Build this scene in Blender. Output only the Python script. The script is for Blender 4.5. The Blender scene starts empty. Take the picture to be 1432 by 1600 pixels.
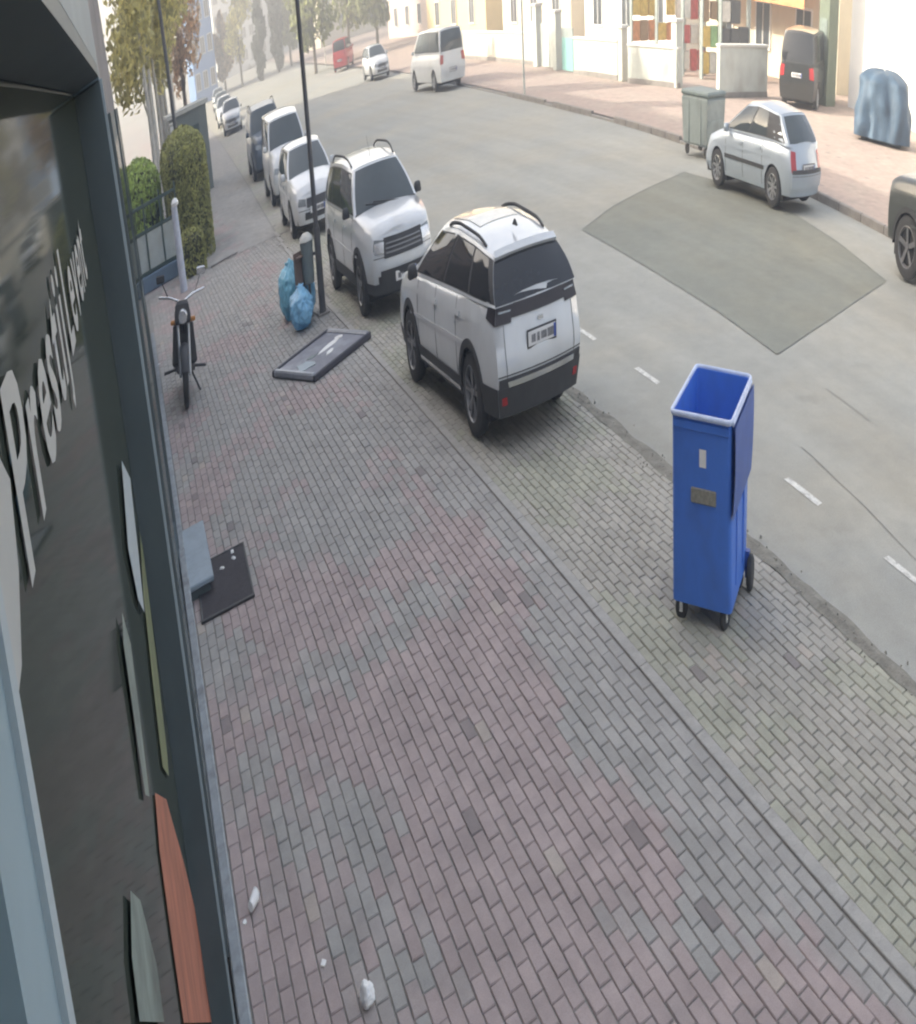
import bpy, math, random
import numpy as np
from mathutils import Vector, Matrix, noise
random.seed(7)
rng = np.random.default_rng(7)
S = bpy.context.scene
COL = S.collection
PI = math.pi

# ------------------------------------------------------------------ camera
# wide surveillance lens: the panorama covers an uneven range of longitude and latitude, as the recorder's stretched frame does
SU, FP, CV, PITCH, ROLL, H, YAW, CU = 2.24477, 2734.904, -0.08943, 0.408277, -0.000667, 3.5065, 0.64845, -0.256305
cd = bpy.data.cameras.new('camera'); cam = bpy.data.objects.new('camera', cd); COL.objects.link(cam)
cd.type = 'PANO'; cd.clip_start = 0.005; cd.clip_end = 3000
cd.panorama_type = 'EQUIRECTANGULAR'
cd.longitude_min = -716 * SU / FP + CU; cd.longitude_max = 716 * SU / FP + CU
cd.latitude_max = 800 / FP - CV; cd.latitude_min = -800 / FP - CV
FW = np.array([math.sin(YAW), math.cos(YAW), 0.0])
R0 = np.array([math.cos(YAW), -math.sin(YAW), 0.0]); Z0 = np.array([0, 0, 1.0])
FWD = FW * math.cos(PITCH) - Z0 * math.sin(PITCH)
UP0 = FW * math.sin(PITCH) + Z0 * math.cos(PITCH)
cr, sr = math.cos(ROLL), math.sin(ROLL)
RT = cr * R0 + sr * UP0; UPV = -sr * R0 + cr * UP0
cam.matrix_world = Matrix(((RT[0], UPV[0], -FWD[0], 0), (RT[1], UPV[1], -FWD[1], 0), (RT[2], UPV[2], -FWD[2], H), (0, 0, 0, 1)))
S.camera = cam

# ------------------------------------------------------------------ light
W = bpy.data.worlds.new('World'); S.world = W; W.use_nodes = True
wn = W.node_tree; bg = wn.nodes['Background']
sky = wn.nodes.new('ShaderNodeTexSky'); sky.sky_type = 'NISHITA'; sky.sun_disc = False
SUN_TO = Vector((-0.87, 0.49, 0.0)).normalized(); EL = math.radians(24)
SUN_TO = (SUN_TO * math.cos(EL) + Vector((0, 0, math.sin(EL))))
sky.sun_elevation = EL; sky.sun_rotation = math.atan2(SUN_TO.x, SUN_TO.y)
sky.air_density = 0.75; sky.dust_density = 6.0; sky.ozone_density = 0.3
wn.links.new(sky.outputs[0], bg.inputs[0]); bg.inputs[1].default_value = 0.15
sl = bpy.data.lights.new('sun', 'SUN'); sl.energy = 3.6; sl.angle = math.radians(0.5); sl.color = (1, 0.93, 0.82)
so = bpy.data.objects.new('sun', sl); COL.objects.link(so)
so.rotation_euler = (-SUN_TO).to_track_quat('-Z', 'Y').to_euler(); so.location = (0, 0, 60)
vs = S.view_settings; vs.view_transform = 'Standard'; vs.look = 'None'; vs.gamma = 1; vs.exposure = 2.15; vs.use_curve_mapping = False
vs.use_white_balance = True; vs.white_balance_temperature = 6650; vs.white_balance_tint = 6.5
S.cycles.max_bounces = 6; S.cycles.use_denoising = True; S.cycles.filter_width = 2.2

# ------------------------------------------------------------------ pixel <-> place (photo pixels 1432 x 1600)
def ray(px, py):
    u = (px - 716) * SU / FP + CU; v = (py - 800) / FP + CV
    return math.sin(u) * math.cos(v) * RT - math.sin(v) * UPV + math.cos(u) * math.cos(v) * FWD
def G(px, py, z=0.0):
    d = ray(px, py); k = (z - H) / d[2]; return Vector((d[0] * k, d[1] * k, z))
def AT(px, py, Y):
    d = ray(px, py); k = Y / d[1]; return Vector((d[0] * k, Y, H + d[2] * k))
def proj(x, y, z):
    d = np.array([x, y, z - H]); X = d @ RT; Yd = -(d @ UPV); Zc = d @ FWD
    return 716 + (math.atan2(X, Zc) - CU) * FP / SU, 800 + (math.atan2(Yd, math.hypot(X, Zc)) - CV) * FP

# ------------------------------------------------------------------ materials
def nt(m): return m.node_tree.nodes, m.node_tree.links
def mat(name, col, rough=0.6, metal=0.0, var=0.12, scale=6.0, bump=0.0, bscale=40.0, spec=0.5, coat=0.0, dirt=None, trans=0.0, island=0.0):
    m = bpy.data.materials.new(name); m.use_nodes = True; N, L = nt(m); b = N['Principled BSDF']
    b.inputs['Roughness'].default_value = rough; b.inputs['Metallic'].default_value = metal
    b.inputs['Specular IOR Level'].default_value = spec; b.inputs['Coat Weight'].default_value = coat
    b.inputs['Coat Roughness'].default_value = 0.08
    tc = N.new('ShaderNodeTexCoord')
    nz = N.new('ShaderNodeTexNoise'); nz.inputs['Scale'].default_value = scale; nz.inputs['Detail'].default_value = 6; nz.inputs['Roughness'].default_value = .65
    L.new(tc.outputs['Object'], nz.inputs['Vector'])
    mr = N.new('ShaderNodeMapRange'); mr.inputs[1].default_value = .3; mr.inputs[2].default_value = .7
    mr.inputs[3].default_value = 1 - var; mr.inputs[4].default_value = 1 + var
    L.new(nz.outputs['Fac'], mr.inputs[0])
    mx = N.new('ShaderNodeVectorMath'); mx.operation = 'MULTIPLY'; mx.inputs[0].default_value = col[:3]
    fac = mr.outputs[0]
    if island:
        ge = N.new('ShaderNodeNewGeometry'); m2 = N.new('ShaderNodeMapRange')
        m2.inputs[3].default_value = 1 - island; m2.inputs[4].default_value = 1 + island
        L.new(ge.outputs['Random Per Island'], m2.inputs[0])
        mm = N.new('ShaderNodeMath'); mm.operation = 'MULTIPLY'; L.new(fac, mm.inputs[0]); L.new(m2.outputs[0], mm.inputs[1]); fac = mm.outputs[0]
    L.new(fac, mx.inputs[1]); out = mx.outputs[0]
    if dirt:
        n2 = N.new('ShaderNodeTexNoise'); n2.inputs['Scale'].default_value = dirt[1]; n2.inputs['Detail'].default_value = 8
        L.new(tc.outputs['Object'], n2.inputs['Vector'])
        r2 = N.new('ShaderNodeMapRange'); r2.inputs[1].default_value = .5; r2.inputs[2].default_value = .72; r2.inputs[3].default_value = 0; r2.inputs[4].default_value = dirt[2]
        L.new(n2.outputs['Fac'], r2.inputs[0])
        mi = N.new('ShaderNodeMix'); mi.data_type = 'RGBA'; L.new(r2.outputs[0], mi.inputs[0]); L.new(out, mi.inputs[6]); mi.inputs[7].default_value = (*dirt[0], 1); out = mi.outputs[2]
    L.new(out, b.inputs['Base Color'])
    if trans:
        b.inputs['Subsurface Weight'].default_value = 0
        tr = N.new('ShaderNodeBsdfTranslucent'); L.new(out, tr.inputs['Color']); ms = N.new('ShaderNodeMixShader'); ms.inputs[0].default_value = trans
        L.new(b.outputs[0], ms.inputs[1]); L.new(tr.outputs[0], ms.inputs[2]); L.new(ms.outputs[0], N['Material Output'].inputs[0])
    if bump:
        n3 = N.new('ShaderNodeTexNoise'); n3.inputs['Scale'].default_value = bscale; n3.inputs['Detail'].default_value = 5
        L.new(tc.outputs['Object'], n3.inputs['Vector'])
        bp = N.new('ShaderNodeBump'); bp.inputs['Strength'].default_value = bump; bp.inputs['Distance'].default_value = .02
        L.new(n3.outputs['Fac'], bp.inputs['Height']); L.new(bp.outputs[0], b.inputs['Normal'])
    return m

def paver_mat(name, cell, pg, pp, walk=True):
    """concrete paver: colour by brick position (world), pink and grey batches, soiled joints and stains"""
    m = bpy.data.materials.new(name); m.use_nodes = True; N, L = nt(m); b = N['Principled BSDF']
    b.inputs['Roughness'].default_value = .82; b.inputs['Specular IOR Level'].default_value = .3
    ge = N.new('ShaderNodeNewGeometry'); at = N.new('ShaderNodeSeparateXYZ'); L.new(ge.outputs['Position'], at.inputs[0])
    def mth(op, a, bb=None):
        n = N.new('ShaderNodeMath'); n.operation = op
        for i, v in enumerate((a, bb)):
            if v is None: continue
            if isinstance(v, (int, float)): n.inputs[i].default_value = v
            else: L.new(v, n.inputs[i])
        return n.outputs[0]
    row = mth('FLOOR', mth('DIVIDE', at.outputs[0], cell[0]))
    off = mth('MULTIPLY', mth('MODULO', mth('ABSOLUTE', row), 2), .5)
    colm = mth('FLOOR', mth('ADD', mth('DIVIDE', at.outputs[1], cell[1]), off))
    cv = N.new('ShaderNodeCombineXYZ'); L.new(row, cv.inputs[0]); L.new(colm, cv.inputs[1])
    wnz = N.new('ShaderNodeTexWhiteNoise'); wnz.noise_dimensions = '2D'; L.new(cv.outputs[0], wnz.inputs[0])
    cc = N.new('ShaderNodeVectorMath'); cc.operation = 'MULTIPLY'; L.new(cv.outputs[0], cc.inputs[0]); cc.inputs[1].default_value = (cell[0], cell[1], 1)
    n1 = N.new('ShaderNodeTexNoise'); n1.inputs['Scale'].default_value = .55; n1.inputs['Detail'].default_value = 2; L.new(cc.outputs[0], n1.inputs['Vector'])
    # batch value: noise sampled + per brick jitter, stronger pink in the walk than in the bay
    jit = mth('MULTIPLY', mth('SUBTRACT', wnz.outputs[0], .5), .10)
    v = mth('ADD', n1.outputs['Fac'], jit)
    bay = N.new('ShaderNodeMapRange'); bay.inputs[1].default_value = 3.8; bay.inputs[2].default_value = 5.2; bay.inputs[3].default_value = 0.03 if walk else 0; bay.inputs[4].default_value = -.3 if walk else 0
    L.new(at.outputs[0], bay.inputs[0]); v = mth('ADD', v, bay.outputs[0])
    far = N.new('ShaderNodeMapRange'); far.inputs[1].default_value = 8; far.inputs[2].default_value = 13; far.inputs[3].default_value = 0.0; far.inputs[4].default_value = -.1 if walk else 0
    L.new(at.outputs[1], far.inputs[0]); v = mth('ADD', v, far.outputs[0])
    rp = N.new('ShaderNodeValToRGB'); L.new(v, rp.inputs[0]); e = rp.color_ramp
    e.elements[0].position = .44; e.elements[0].color = (*pg, 1)
    e.elements[1].position = .50; e.elements[1].color = (*pp, 1)
    # tan oddments and dark worn bricks
    w2 = N.new('ShaderNodeTexWhiteNoise'); w2.noise_dimensions = '3D'; cv2 = N.new('ShaderNodeCombineXYZ'); L.new(row, cv2.inputs[0]); L.new(colm, cv2.inputs[1]); cv2.inputs[2].default_value = 7.3; L.new(cv2.outputs[0], w2.inputs[0])
    n5 = N.new('ShaderNodeTexNoise'); n5.inputs['Scale'].default_value = .9; L.new(cc.outputs[0], n5.inputs['Vector'])
    sel = mth('GREATER_THAN', mth('ADD', w2.outputs[0], mth('MULTIPLY', mth('SUBTRACT', n5.outputs['Fac'], .5), 1.9)), 1.17)
    mi = N.new('ShaderNodeMix'); mi.data_type = 'RGBA'; L.new(mth('MULTIPLY', sel, .75), mi.inputs[0]); L.new(rp.outputs[0], mi.inputs[6])
    bl = N.new('ShaderNodeMix'); bl.data_type = 'RGBA'; L.new(mth('GREATER_THAN', wnz.outputs[0], .45), bl.inputs[0]); bl.inputs[6].default_value = (.19, .165, .16, 1); bl.inputs[7].default_value = (.40, .35, .30, 1)
    L.new(bl.outputs[2], mi.inputs[7])
    bv = N.new('ShaderNodeMapRange'); bv.inputs[3].default_value = .93; bv.inputs[4].default_value = 1.07; L.new(w2.outputs[0], bv.inputs[0])
    n2 = N.new('ShaderNodeTexNoise'); n2.inputs['Scale'].default_value = 2.2; n2.inputs['Detail'].default_value = 8; n2.inputs['Roughness'].default_value = .7; L.new(ge.outputs['Position'], n2.inputs['Vector'])
    st = N.new('ShaderNodeMapRange'); st.inputs[1].default_value = .32; st.inputs[2].default_value = .7; st.inputs[3].default_value = .8; st.inputs[4].default_value = 1.1; L.new(n2.outputs['Fac'], st.inputs[0])
    n3 = N.new('ShaderNodeTexNoise'); n3.inputs['Scale'].default_value = 110; n3.inputs['Detail'].default_value = 3; L.new(ge.outputs['Position'], n3.inputs['Vector'])
    gr = N.new('ShaderNodeMapRange'); gr.inputs[1].default_value = .3; gr.inputs[2].default_value = .7; gr.inputs[3].default_value = .9; gr.inputs[4].default_value = 1.1; L.new(n3.outputs['Fac'], gr.inputs[0])
    mul = mth('MULTIPLY', mth('MULTIPLY', bv.outputs[0], st.outputs[0]), gr.outputs[0])
    vm = N.new('ShaderNodeVectorMath'); vm.operation = 'MULTIPLY'; L.new(mi.outputs[2], vm.inputs[0]); L.new(mul, vm.inputs[1])
    L.new(vm.outputs[0], b.inputs['Base Color'])
    bp = N.new('ShaderNodeBump'); bp.inputs['Strength'].default_value = .35; bp.inputs['Distance'].default_value = .004; L.new(n3.outputs['Fac'], bp.inputs['Height']); L.new(bp.outputs[0], b.inputs['Normal'])
    return m

def asphalt(name, col, spots=True):
    m = bpy.data.materials.new(name); m.use_nodes = True; N, L = nt(m); b = N['Principled BSDF']
    b.inputs['Roughness'].default_value = .85; b.inputs['Specular IOR Level'].default_value = .25
    ge = N.new('ShaderNodeNewGeometry')
    def nz(sc, d, lo, hi, a, c):
        n = N.new('ShaderNodeTexNoise'); n.inputs['Scale'].default_value = sc; n.inputs['Detail'].default_value = d; n.inputs['Roughness'].default_value = .65
        L.new(ge.outputs['Position'], n.inputs['Vector']); r = N.new('ShaderNodeMapRange'); r.inputs[1].default_value = lo; r.inputs[2].default_value = hi; r.inputs[3].default_value = a; r.inputs[4].default_value = c
        L.new(n.outputs['Fac'], r.inputs[0]); return r.outputs[0], n
    a, _ = nz(.35, 5, .3, .7, .92, 1.07); c, _ = nz(3.0, 8, .35, .7, .93, 1.06); f, fn = nz(90, 3, .3, .7, .80, 1.2)
    # long tyre-worn streaks along the street
    mp = N.new('ShaderNodeMapping'); mp.inputs['Scale'].default_value = (1.3, .06, 1); L.new(ge.outputs['Position'], mp.inputs[0])
    sn = N.new('ShaderNodeTexNoise'); sn.inputs['Scale'].default_value = 1.0; sn.inputs['Detail'].default_value = 4; L.new(mp.outputs[0], sn.inputs['Vector'])
    sm = N.new('ShaderNodeMapRange'); sm.inputs[1].default_value = .35; sm.inputs[2].default_value = .65; sm.inputs[3].default_value = .93; sm.inputs[4].default_value = 1.06; L.new(sn.outputs['Fac'], sm.inputs[0])
    x = None
    for o in (a, c, f, sm.outputs[0]):
        if x is None: x = o
        else:
            mm = N.new('ShaderNodeMath'); mm.operation = 'MULTIPLY'; L.new(x, mm.inputs[0]); L.new(o, mm.inputs[1]); x = mm.outputs[0]
    v = N.new('ShaderNodeVectorMath'); v.operation = 'MULTIPLY'; v.inputs[0].default_value = col; L.new(x, v.inputs[1])
    tn = N.new('ShaderNodeTexNoise'); tn.inputs['Scale'].default_value = .22; tn.inputs['Detail'].default_value = 7; tn.inputs['Roughness'].default_value = .6; L.new(ge.outputs['Position'], tn.inputs['Vector'])
    tr = N.new('ShaderNodeMapRange'); tr.inputs[1].default_value = .42; tr.inputs[2].default_value = .66; L.new(tn.outputs['Fac'], tr.inputs[0])
    tm = N.new('ShaderNodeMix'); tm.data_type = 'RGBA'; tm.inputs[6].default_value = (*col, 1); tm.inputs[7].default_value = (col[0] * 1.07, col[1] * 1.01, col[2] * .93, 1); L.new(tr.outputs[0], tm.inputs[0]); L.new(tm.outputs[2], v.inputs[0])
    on = N.new('ShaderNodeTexNoise'); on.inputs['Scale'].default_value = 1.1; on.inputs['Detail'].default_value = 4; L.new(ge.outputs['Position'], on.inputs['Vector'])
    om = N.new('ShaderNodeMapRange'); om.inputs[1].default_value = .66; om.inputs[2].default_value = .78; om.inputs[3].default_value = 1; om.inputs[4].default_value = .8; L.new(on.outputs['Fac'], om.inputs[0])
    o2 = N.new('ShaderNodeMath'); o2.operation = 'MULTIPLY'; L.new(x, o2.inputs[0]); L.new(om.outputs[0], o2.inputs[1]); L.new(o2.outputs[0], v.inputs[1]); L.new(v.outputs[0], b.inputs['Base Color'])
    bp = N.new('ShaderNodeBump'); bp.inputs['Strength'].default_value = .4; bp.inputs['Distance'].default_value = .006; L.new(fn.outputs['Fac'], bp.inputs['Height']); L.new(bp.outputs[0], b.inputs['Normal'])
    return m

def glass_mat(name, col=(.02, .024, .026), rough=.05):
    return mat(name, col, rough=rough, var=.1, spec=.6, coat=.0)

M_PAVE = paver_mat('concrete_paver', (0.121, 0.254), (.355, .34, .318), (.385, .315, .30))
M_BAYP = paver_mat('bay_paver', (0.108, 0.216), (.375, .37, .30), (.38, .36, .315), False)
M_SAND = mat('joint_sand', (.25, .24, .22), .95, var=.25, scale=9)
M_ROAD = asphalt('asphalt', (.33, .335, .31))
M_PATCH = asphalt('asphalt_patch', (.215, .225, .198))
M_FARPAVE = paver_mat('far_paver', (0.2, 0.2), (.40, .33, .285), (.39, .31, .27), False)
M_PAINT = mat('road_paint', (.62, .62, .58), .7, var=.2, scale=12, dirt=((.2, .2, .19), 14, .8))
M_CRACK = mat('tar_seam', (.17, .17, .16), .85)
M_KERB = mat('kerb_concrete', (.27, .26, .245), .85, var=.2, scale=4, bump=.3, dirt=((.09, .085, .075), 2.5, .7))
M_KERBF = mat('kerb_flush', (.37, .355, .33), .85, var=.2, scale=5, bump=.3, dirt=((.26, .25, .23), 3, .5))
M_KERBD = mat('kerb_soiled', (.24, .225, .21), .9, var=.25, scale=3, bump=.3)
M_DIRT = mat('gutter_dirt', (.20, .19, .16), .95, var=.35, scale=5, bump=.8, bscale=30)
M_WHITE = mat('white_car_paint', (.62, .645, .66), .28, var=.03, coat=1.0, dirt=((.45, .44, .42), 1.6, .4))
M_SILVER = mat('silver_car_paint', (.40, .46, .52), .34, metal=.3, var=.03, coat=.6)
M_DBLUE = mat('dark_blue_paint', (.06, .085, .12), .3, var=.05, coat=.6)
M_BLACKP = mat('black_paint', (.018, .021, .02), .3, var=.05, coat=.6)
M_DGREEN = mat('dark_green_paint', (.06, .068, .064), .4, var=.1, coat=.4)
M_REDP = mat('red_paint', (.5, .045, .05), .35, var=.05, coat=.5)
M_GREYP = mat('grey_paint', (.2, .23, .22), .35, var=.05, coat=.5)
M_TRIM = mat('black_plastic', (.055, .056, .058), .65, var=.15, bump=.15, bscale=120)
M_UNDER = mat('underbody', (.03, .03, .03), .9)
M_TYRE = mat('tyre_rubber', (.05, .05, .05), .85, var=.25, scale=10)
M_RIM = mat('alloy_rim', (.42, .43, .44), .35, metal=.7, var=.1)
M_RIMD = mat('dark_alloy', (.22, .22, .225), .35, metal=.5, var=.1)
M_CHROME = mat('chrome_trim', (.7, .71, .72), .22, metal=.85, var=.05)
M_CGLASS = glass_mat('car_glass', (.055, .07, .075), .06)
M_CGLASS2 = glass_mat('tinted_glass', (.016, .018, .022), .05)
M_LAMPR = mat('red_lamp', (.38, .02, .025), .2, coat=.5)
M_LAMPD = mat('smoked_lamp', (.045, .04, .045), .3, spec=.3)
M_LAMPW = mat('clear_lamp', (.26, .28, .29), .15, metal=.3, var=.3, scale=30)
M_PLATE = mat('number_plate', (.7, .7, .7), .5, var=.04)
M_PLATEB = mat('plate_blue', (.03, .08, .4), .5)
M_PLTXT = mat('plate_dark', (.2, .2, .21), .7, var=.6, scale=26)
M_BLUE = mat('bin_blue_plastic', (.06, .19, .66), .42, var=.1, scale=3, bump=.06, bscale=60, dirt=((.05, .1, .3), 3, .5))
M_BLUERIM = mat('bin_rim_worn', (.55, .63, .82), .45, var=.15)
M_BLUED = mat('bin_lid_blue', (.04, .10, .36), .45, var=.12)
M_BAG = mat('blue_bag_film', (.30, .62, .86), .28, var=.2, scale=9, spec=.6, trans=.25)
M_BAG2 = mat('turquoise_bag_film', (.28, .64, .80), .28, var=.2, scale=9, spec=.6, trans=.25)
M_STEELB = mat('blue_grey_frame', (.16, .205, .23), .5, var=.12, scale=3)
M_STEELD = mat('dark_frame', (.075, .10, .11), .5, var=.15, scale=3)
M_FRAMEL = mat('light_frame_edge', (.30, .36, .39), .5, var=.1)
M_PLASTER = mat('facade_plaster', (.24, .225, .215), .9, var=.15, scale=2.5, bump=.3, dirt=((.12, .115, .11), 1.6, .6))
M_STONE = mat('plinth_stone', (.26, .29, .31), .75, var=.2, scale=7, bump=.3, dirt=((.12, .13, .14), 6, .7))
M_SGLASS = mat('shop_glass', (.028, .036, .03), .05, var=.1, spec=.22)
N_, L_ = nt(M_SGLASS); df = N_.new('ShaderNodeBsdfDiffuse'); df.inputs[0].default_value = (.05, .06, .052, 1); mx_ = N_.new('ShaderNodeMixShader'); mx_.inputs[0].default_value = .5
L_.new(N_['Principled BSDF'].outputs[0], mx_.inputs[1]); L_.new(df.outputs[0], mx_.inputs[2]); L_.new(mx_.outputs[0], N_['Material Output'].inputs[0])
M_VINYL = mat('white_vinyl', (.34, .36, .355), .5, var=.06)
M_ORANGE = mat('orange_vinyl', (.28, .10, .06), .6, var=.45, scale=7)
M_GREENV = mat('green_vinyl', (.10, .125, .06), .6, var=.4, scale=8)
M_PALEV = mat('pale_green_vinyl', (.15, .19, .175), .6, var=.5, scale=8)
M_POLE = mat('pole_paint', (.085, .085, .09), .5, var=.2, dirt=((.16, .13, .1), 5, .5))
M_MATD = mat('rubber_mat', (.05, .045, .05), .92, var=.25, scale=20, bump=.5, bscale=160)
M_STEP = mat('step_panel', (.25, .31, .36), .6, var=.15, scale=5)
M_WCARD = mat('white_paper', (.8, .8, .78), .8, var=.08)
M_BOARD = mat('fallen_board', (.17, .175, .21), .55, var=.25, scale=4, dirt=((.36, .38, .42), 3, .6))
M_BOARDF = mat('board_frame', (.30, .32, .36), .4, metal=.5, var=.2)
M_BOARDE = mat('board_edge', (.045, .045, .06), .6)
M_GATE = mat('gate_green', (.045, .075, .068), .5, var=.2)
M_GATEP = mat('gate_panel', (.42, .46, .44), .7, var=.15, dirt=((.25, .24, .22), 3, .6))
M_GATEB = mat('gate_blue', (.13, .19, .26), .55, var=.15)
M_POST = mat('post_wrap', (.50, .54, .62), .7, var=.15)
M_TARP = mat('blue_tarp', (.05, .09, .14), .6, var=.3, scale=3, bump=.5, bscale=9, spec=.4)
M_BINGREY = mat('grey_bin_metal', (.32, .37, .36), .5, metal=.3, var=.15, dirt=((.18, .19, .18), 3, .6))
M_WWALL = mat('white_render', (.78, .78, .77), .9, var=.05, scale=1.5)
M_CREAM = mat('cream_render', (.62, .56, .44), .9, var=.08, scale=1.5)
M_YELLOW = mat('yellow_render', (.62, .52, .3), .9, var=.08, scale=1.5)
M_PINKW = mat('pinkish_render', (.60, .5, .45), .9, var=.1, scale=1.5)
M_LOWW = mat('low_wall', (.52, .56, .52), .9, var=.12, scale=2, bump=.2, dirt=((.34, .33, .29), 1.2, .6))
M_LOWW2 = mat('low_wall_cream', (.54, .52, .45), .9, var=.12, scale=2, bump=.2)
M_CAP = mat('coping', (.62, .62, .58), .8, var=.1)
M_GPIL = mat('green_pillar', (.13, .16, .115), .8, var=.15)
M_TEAL = mat('teal_paint', (.2, .42, .4), .6, var=.1)
M_ROOF = mat('roof_tile', (.36, .16, .09), .85, var=.2, scale=6)
M_BSKY = mat('sky_blue_wall', (.10, .24, .50), .6, var=.1)  # sky colour put on a block at the road end
M_WIN = glass_mat('house_glass', (.05, .06, .07), .08)
M_WINF = mat('white_window_frame', (.7, .7, .68), .6)
M_BARK = mat('bark', (.17, .14, .11), .95, var=.3, scale=8, bump=.6)
M_LIME = mat('limewashed_bark', (.55, .53, .48), .9, var=.2, scale=5)
M_HEDGE = mat('hedge_leaf', (.30, .30, .095), .7, var=.35, scale=2.5, island=.5, trans=.2)
M_BUSH = mat('bush_leaf', (.38, .48, .12), .6, var=.3, scale=3, island=.5, trans=.3)
M_YLEAF = mat('yellow_leaf', (.70, .65, .30), .7, var=.25, scale=2, island=.45, trans=.5)
M_OLEAF = mat('orange_leaf', (.64, .49, .33), .7, var=.25, scale=2, island=.45, trans=.5)
M_GLEAF = mat('green_leaf', (.24, .26, .09), .7, var=.3, scale=1.2, island=.45, trans=.3)
M_CONIF = mat('conifer_leaf', (.06, .075, .055), .8, var=.3, scale=2, island=.4)
M_MOTO = mat('moto_black', (.05, .05, .053), .4, var=.2)
M_GOODS = [mat('goods_red', (.52, .09, .08), .6, var=.3), mat('goods_yellow', (.6, .42, .09), .6, var=.3), mat('goods_white', (.68, .66, .6), .7, var=.2), mat('goods_brown', (.3, .19, .1), .7, var=.3), mat('goods_green', (.25, .42, .18), .6, var=.3), mat('goods_orange', (.6, .26, .1), .6, var=.3), mat('goods_dark', (.07, .075, .08), .6, var=.3)]
M_SOIL = mat('garden_soil', (.13, .115, .09), .95, var=.3, scale=3, bump=.5)
M_GRASSY = mat('ground_far', (.25, .24, .21), .95, var=.2, scale=.3)

# ------------------------------------------------------------------ mesh helpers
class MB:
    def __init__(s): s.v = []; s.f = []
    def add(s, vs, fs):
        o = len(s.v); s.v += [tuple(p) for p in vs]; s.f += [tuple(i + o for i in f) for f in fs]; return s
    def box(s, c, d, rz=0.0, taper=1.0, bev=0.0):
        x, y, z = d[0] / 2, d[1] / 2, d[2] / 2; ca, sa = math.cos(rz), math.sin(rz); P = []
        if bev <= 0: rings = [(-z, 1, 0), (z, taper, 0)]
        else: rings = [(-z, 1, bev), (-z + bev, 1, 0), (z - bev, taper, 0), (z, taper, bev)]
        for zz, t, ins in rings:
            for sx, sy in ((-1, -1), (1, -1), (1, 1), (-1, 1)):
                px, py = sx * (x * t - ins), sy * (y * t - ins)
                P.append((c[0] + ca * px - sa * py, c[1] + sa * px + ca * py, c[2] + zz))
        F = [(3, 2, 1, 0)]; n = len(rings)
        for r in range(n - 1):
            for k in range(4): F.append((r * 4 + k, r * 4 + (k + 1) % 4, r * 4 + 4 + (k + 1) % 4, r * 4 + 4 + k))
        F.append(tuple((n - 1) * 4 + k for k in range(4)))
        return s.add(P, F)
    def cyl(s, p0, p1, r0, r1=None, n=12, cap=True):
        r1 = r0 if r1 is None else r1; p0 = Vector(p0); p1 = Vector(p1); a = (p1 - p0).normalized()
        u = a.orthogonal().normalized(); w = a.cross(u); P = []
        for p, r in ((p0, r0), (p1, r1)):
            for k in range(n):
                t = 2 * PI * k / n; P.append(p + u * (r * math.cos(t)) + w * (r * math.sin(t)))
        F = [(k, (k + 1) % n, n + (k + 1) % n, n + k) for k in range(n)]
        if cap: F += [tuple(range(n))[::-1], tuple(range(n, 2 * n))]
        return s.add(P, F)
    def tube(s, pts, r, n=8, r1=None):
        pts = [Vector(p) for p in pts]; m = len(pts); P = []; F = []; pu = None
        for i, p in enumerate(pts):
            d = (pts[min(i + 1, m - 1)] - pts[max(i - 1, 0)]).normalized()
            u = d.orthogonal().normalized() if pu is None else (pu - d * pu.dot(d)).normalized()
            pu = u; w = d.cross(u); rr = r if r1 is None else r + (r1 - r) * i / (m - 1)
            for k in range(n):
                t = 2 * PI * k / n; P.append(p + u * (rr * math.cos(t)) + w * (rr * math.sin(t)))
        for i in range(m - 1):
            for k in range(n): F.append((i * n + k, i * n + (k + 1) % n, (i + 1) * n + (k + 1) % n, (i + 1) * n + k))
        F += [tuple(range(n))[::-1], tuple(range((m - 1) * n, m * n))]
        return s.add(P, F)
    def lathe(s, prof, n=24, axis='x', c=(0, 0, 0)):
        P = []; F = []; m = len(prof)
        for k in range(n):
            t = 2 * PI * k / n
            for a, r in prof:
                if axis == 'x': P.append((c[0] + a, c[1] + r * math.cos(t), c[2] + r * math.sin(t)))
                else: P.append((c[0] + r * math.cos(t), c[1] + r * math.sin(t), c[2] + a))
        for k in range(n):
            for i in range(m - 1):
                F.append((k * m + i, ((k + 1) % n) * m + i, ((k + 1) % n) * m + i + 1, k * m + i + 1))
        return s.add(P, F)
    def grid(s, fn, nu, nv, closed_u=False):
        P = [fn(i / nu, j / nv) for i in range(nu + 1) for j in range(nv + 1)]
        F = [(i * (nv + 1) + j, (i + 1) * (nv + 1) + j, (i + 1) * (nv + 1) + j + 1, i * (nv + 1) + j + 1) for i in range(nu) for j in range(nv)]
        return s.add(P, F)
    def poly(s, pts, z0, z1):
        n = len(pts); P = [(p[0], p[1], z0) for p in pts] + [(p[0], p[1], z1) for p in pts]
        F = [tuple(range(n))[::-1], tuple(range(n, 2 * n))] + [(k, (k + 1) % n, n + (k + 1) % n, n + k) for k in range(n)]
        return s.add(P, F)
    def flat(s, pts, z):
        return s.add([(p[0], p[1], z) for p in pts], [tuple(range(len(pts)))])
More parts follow.
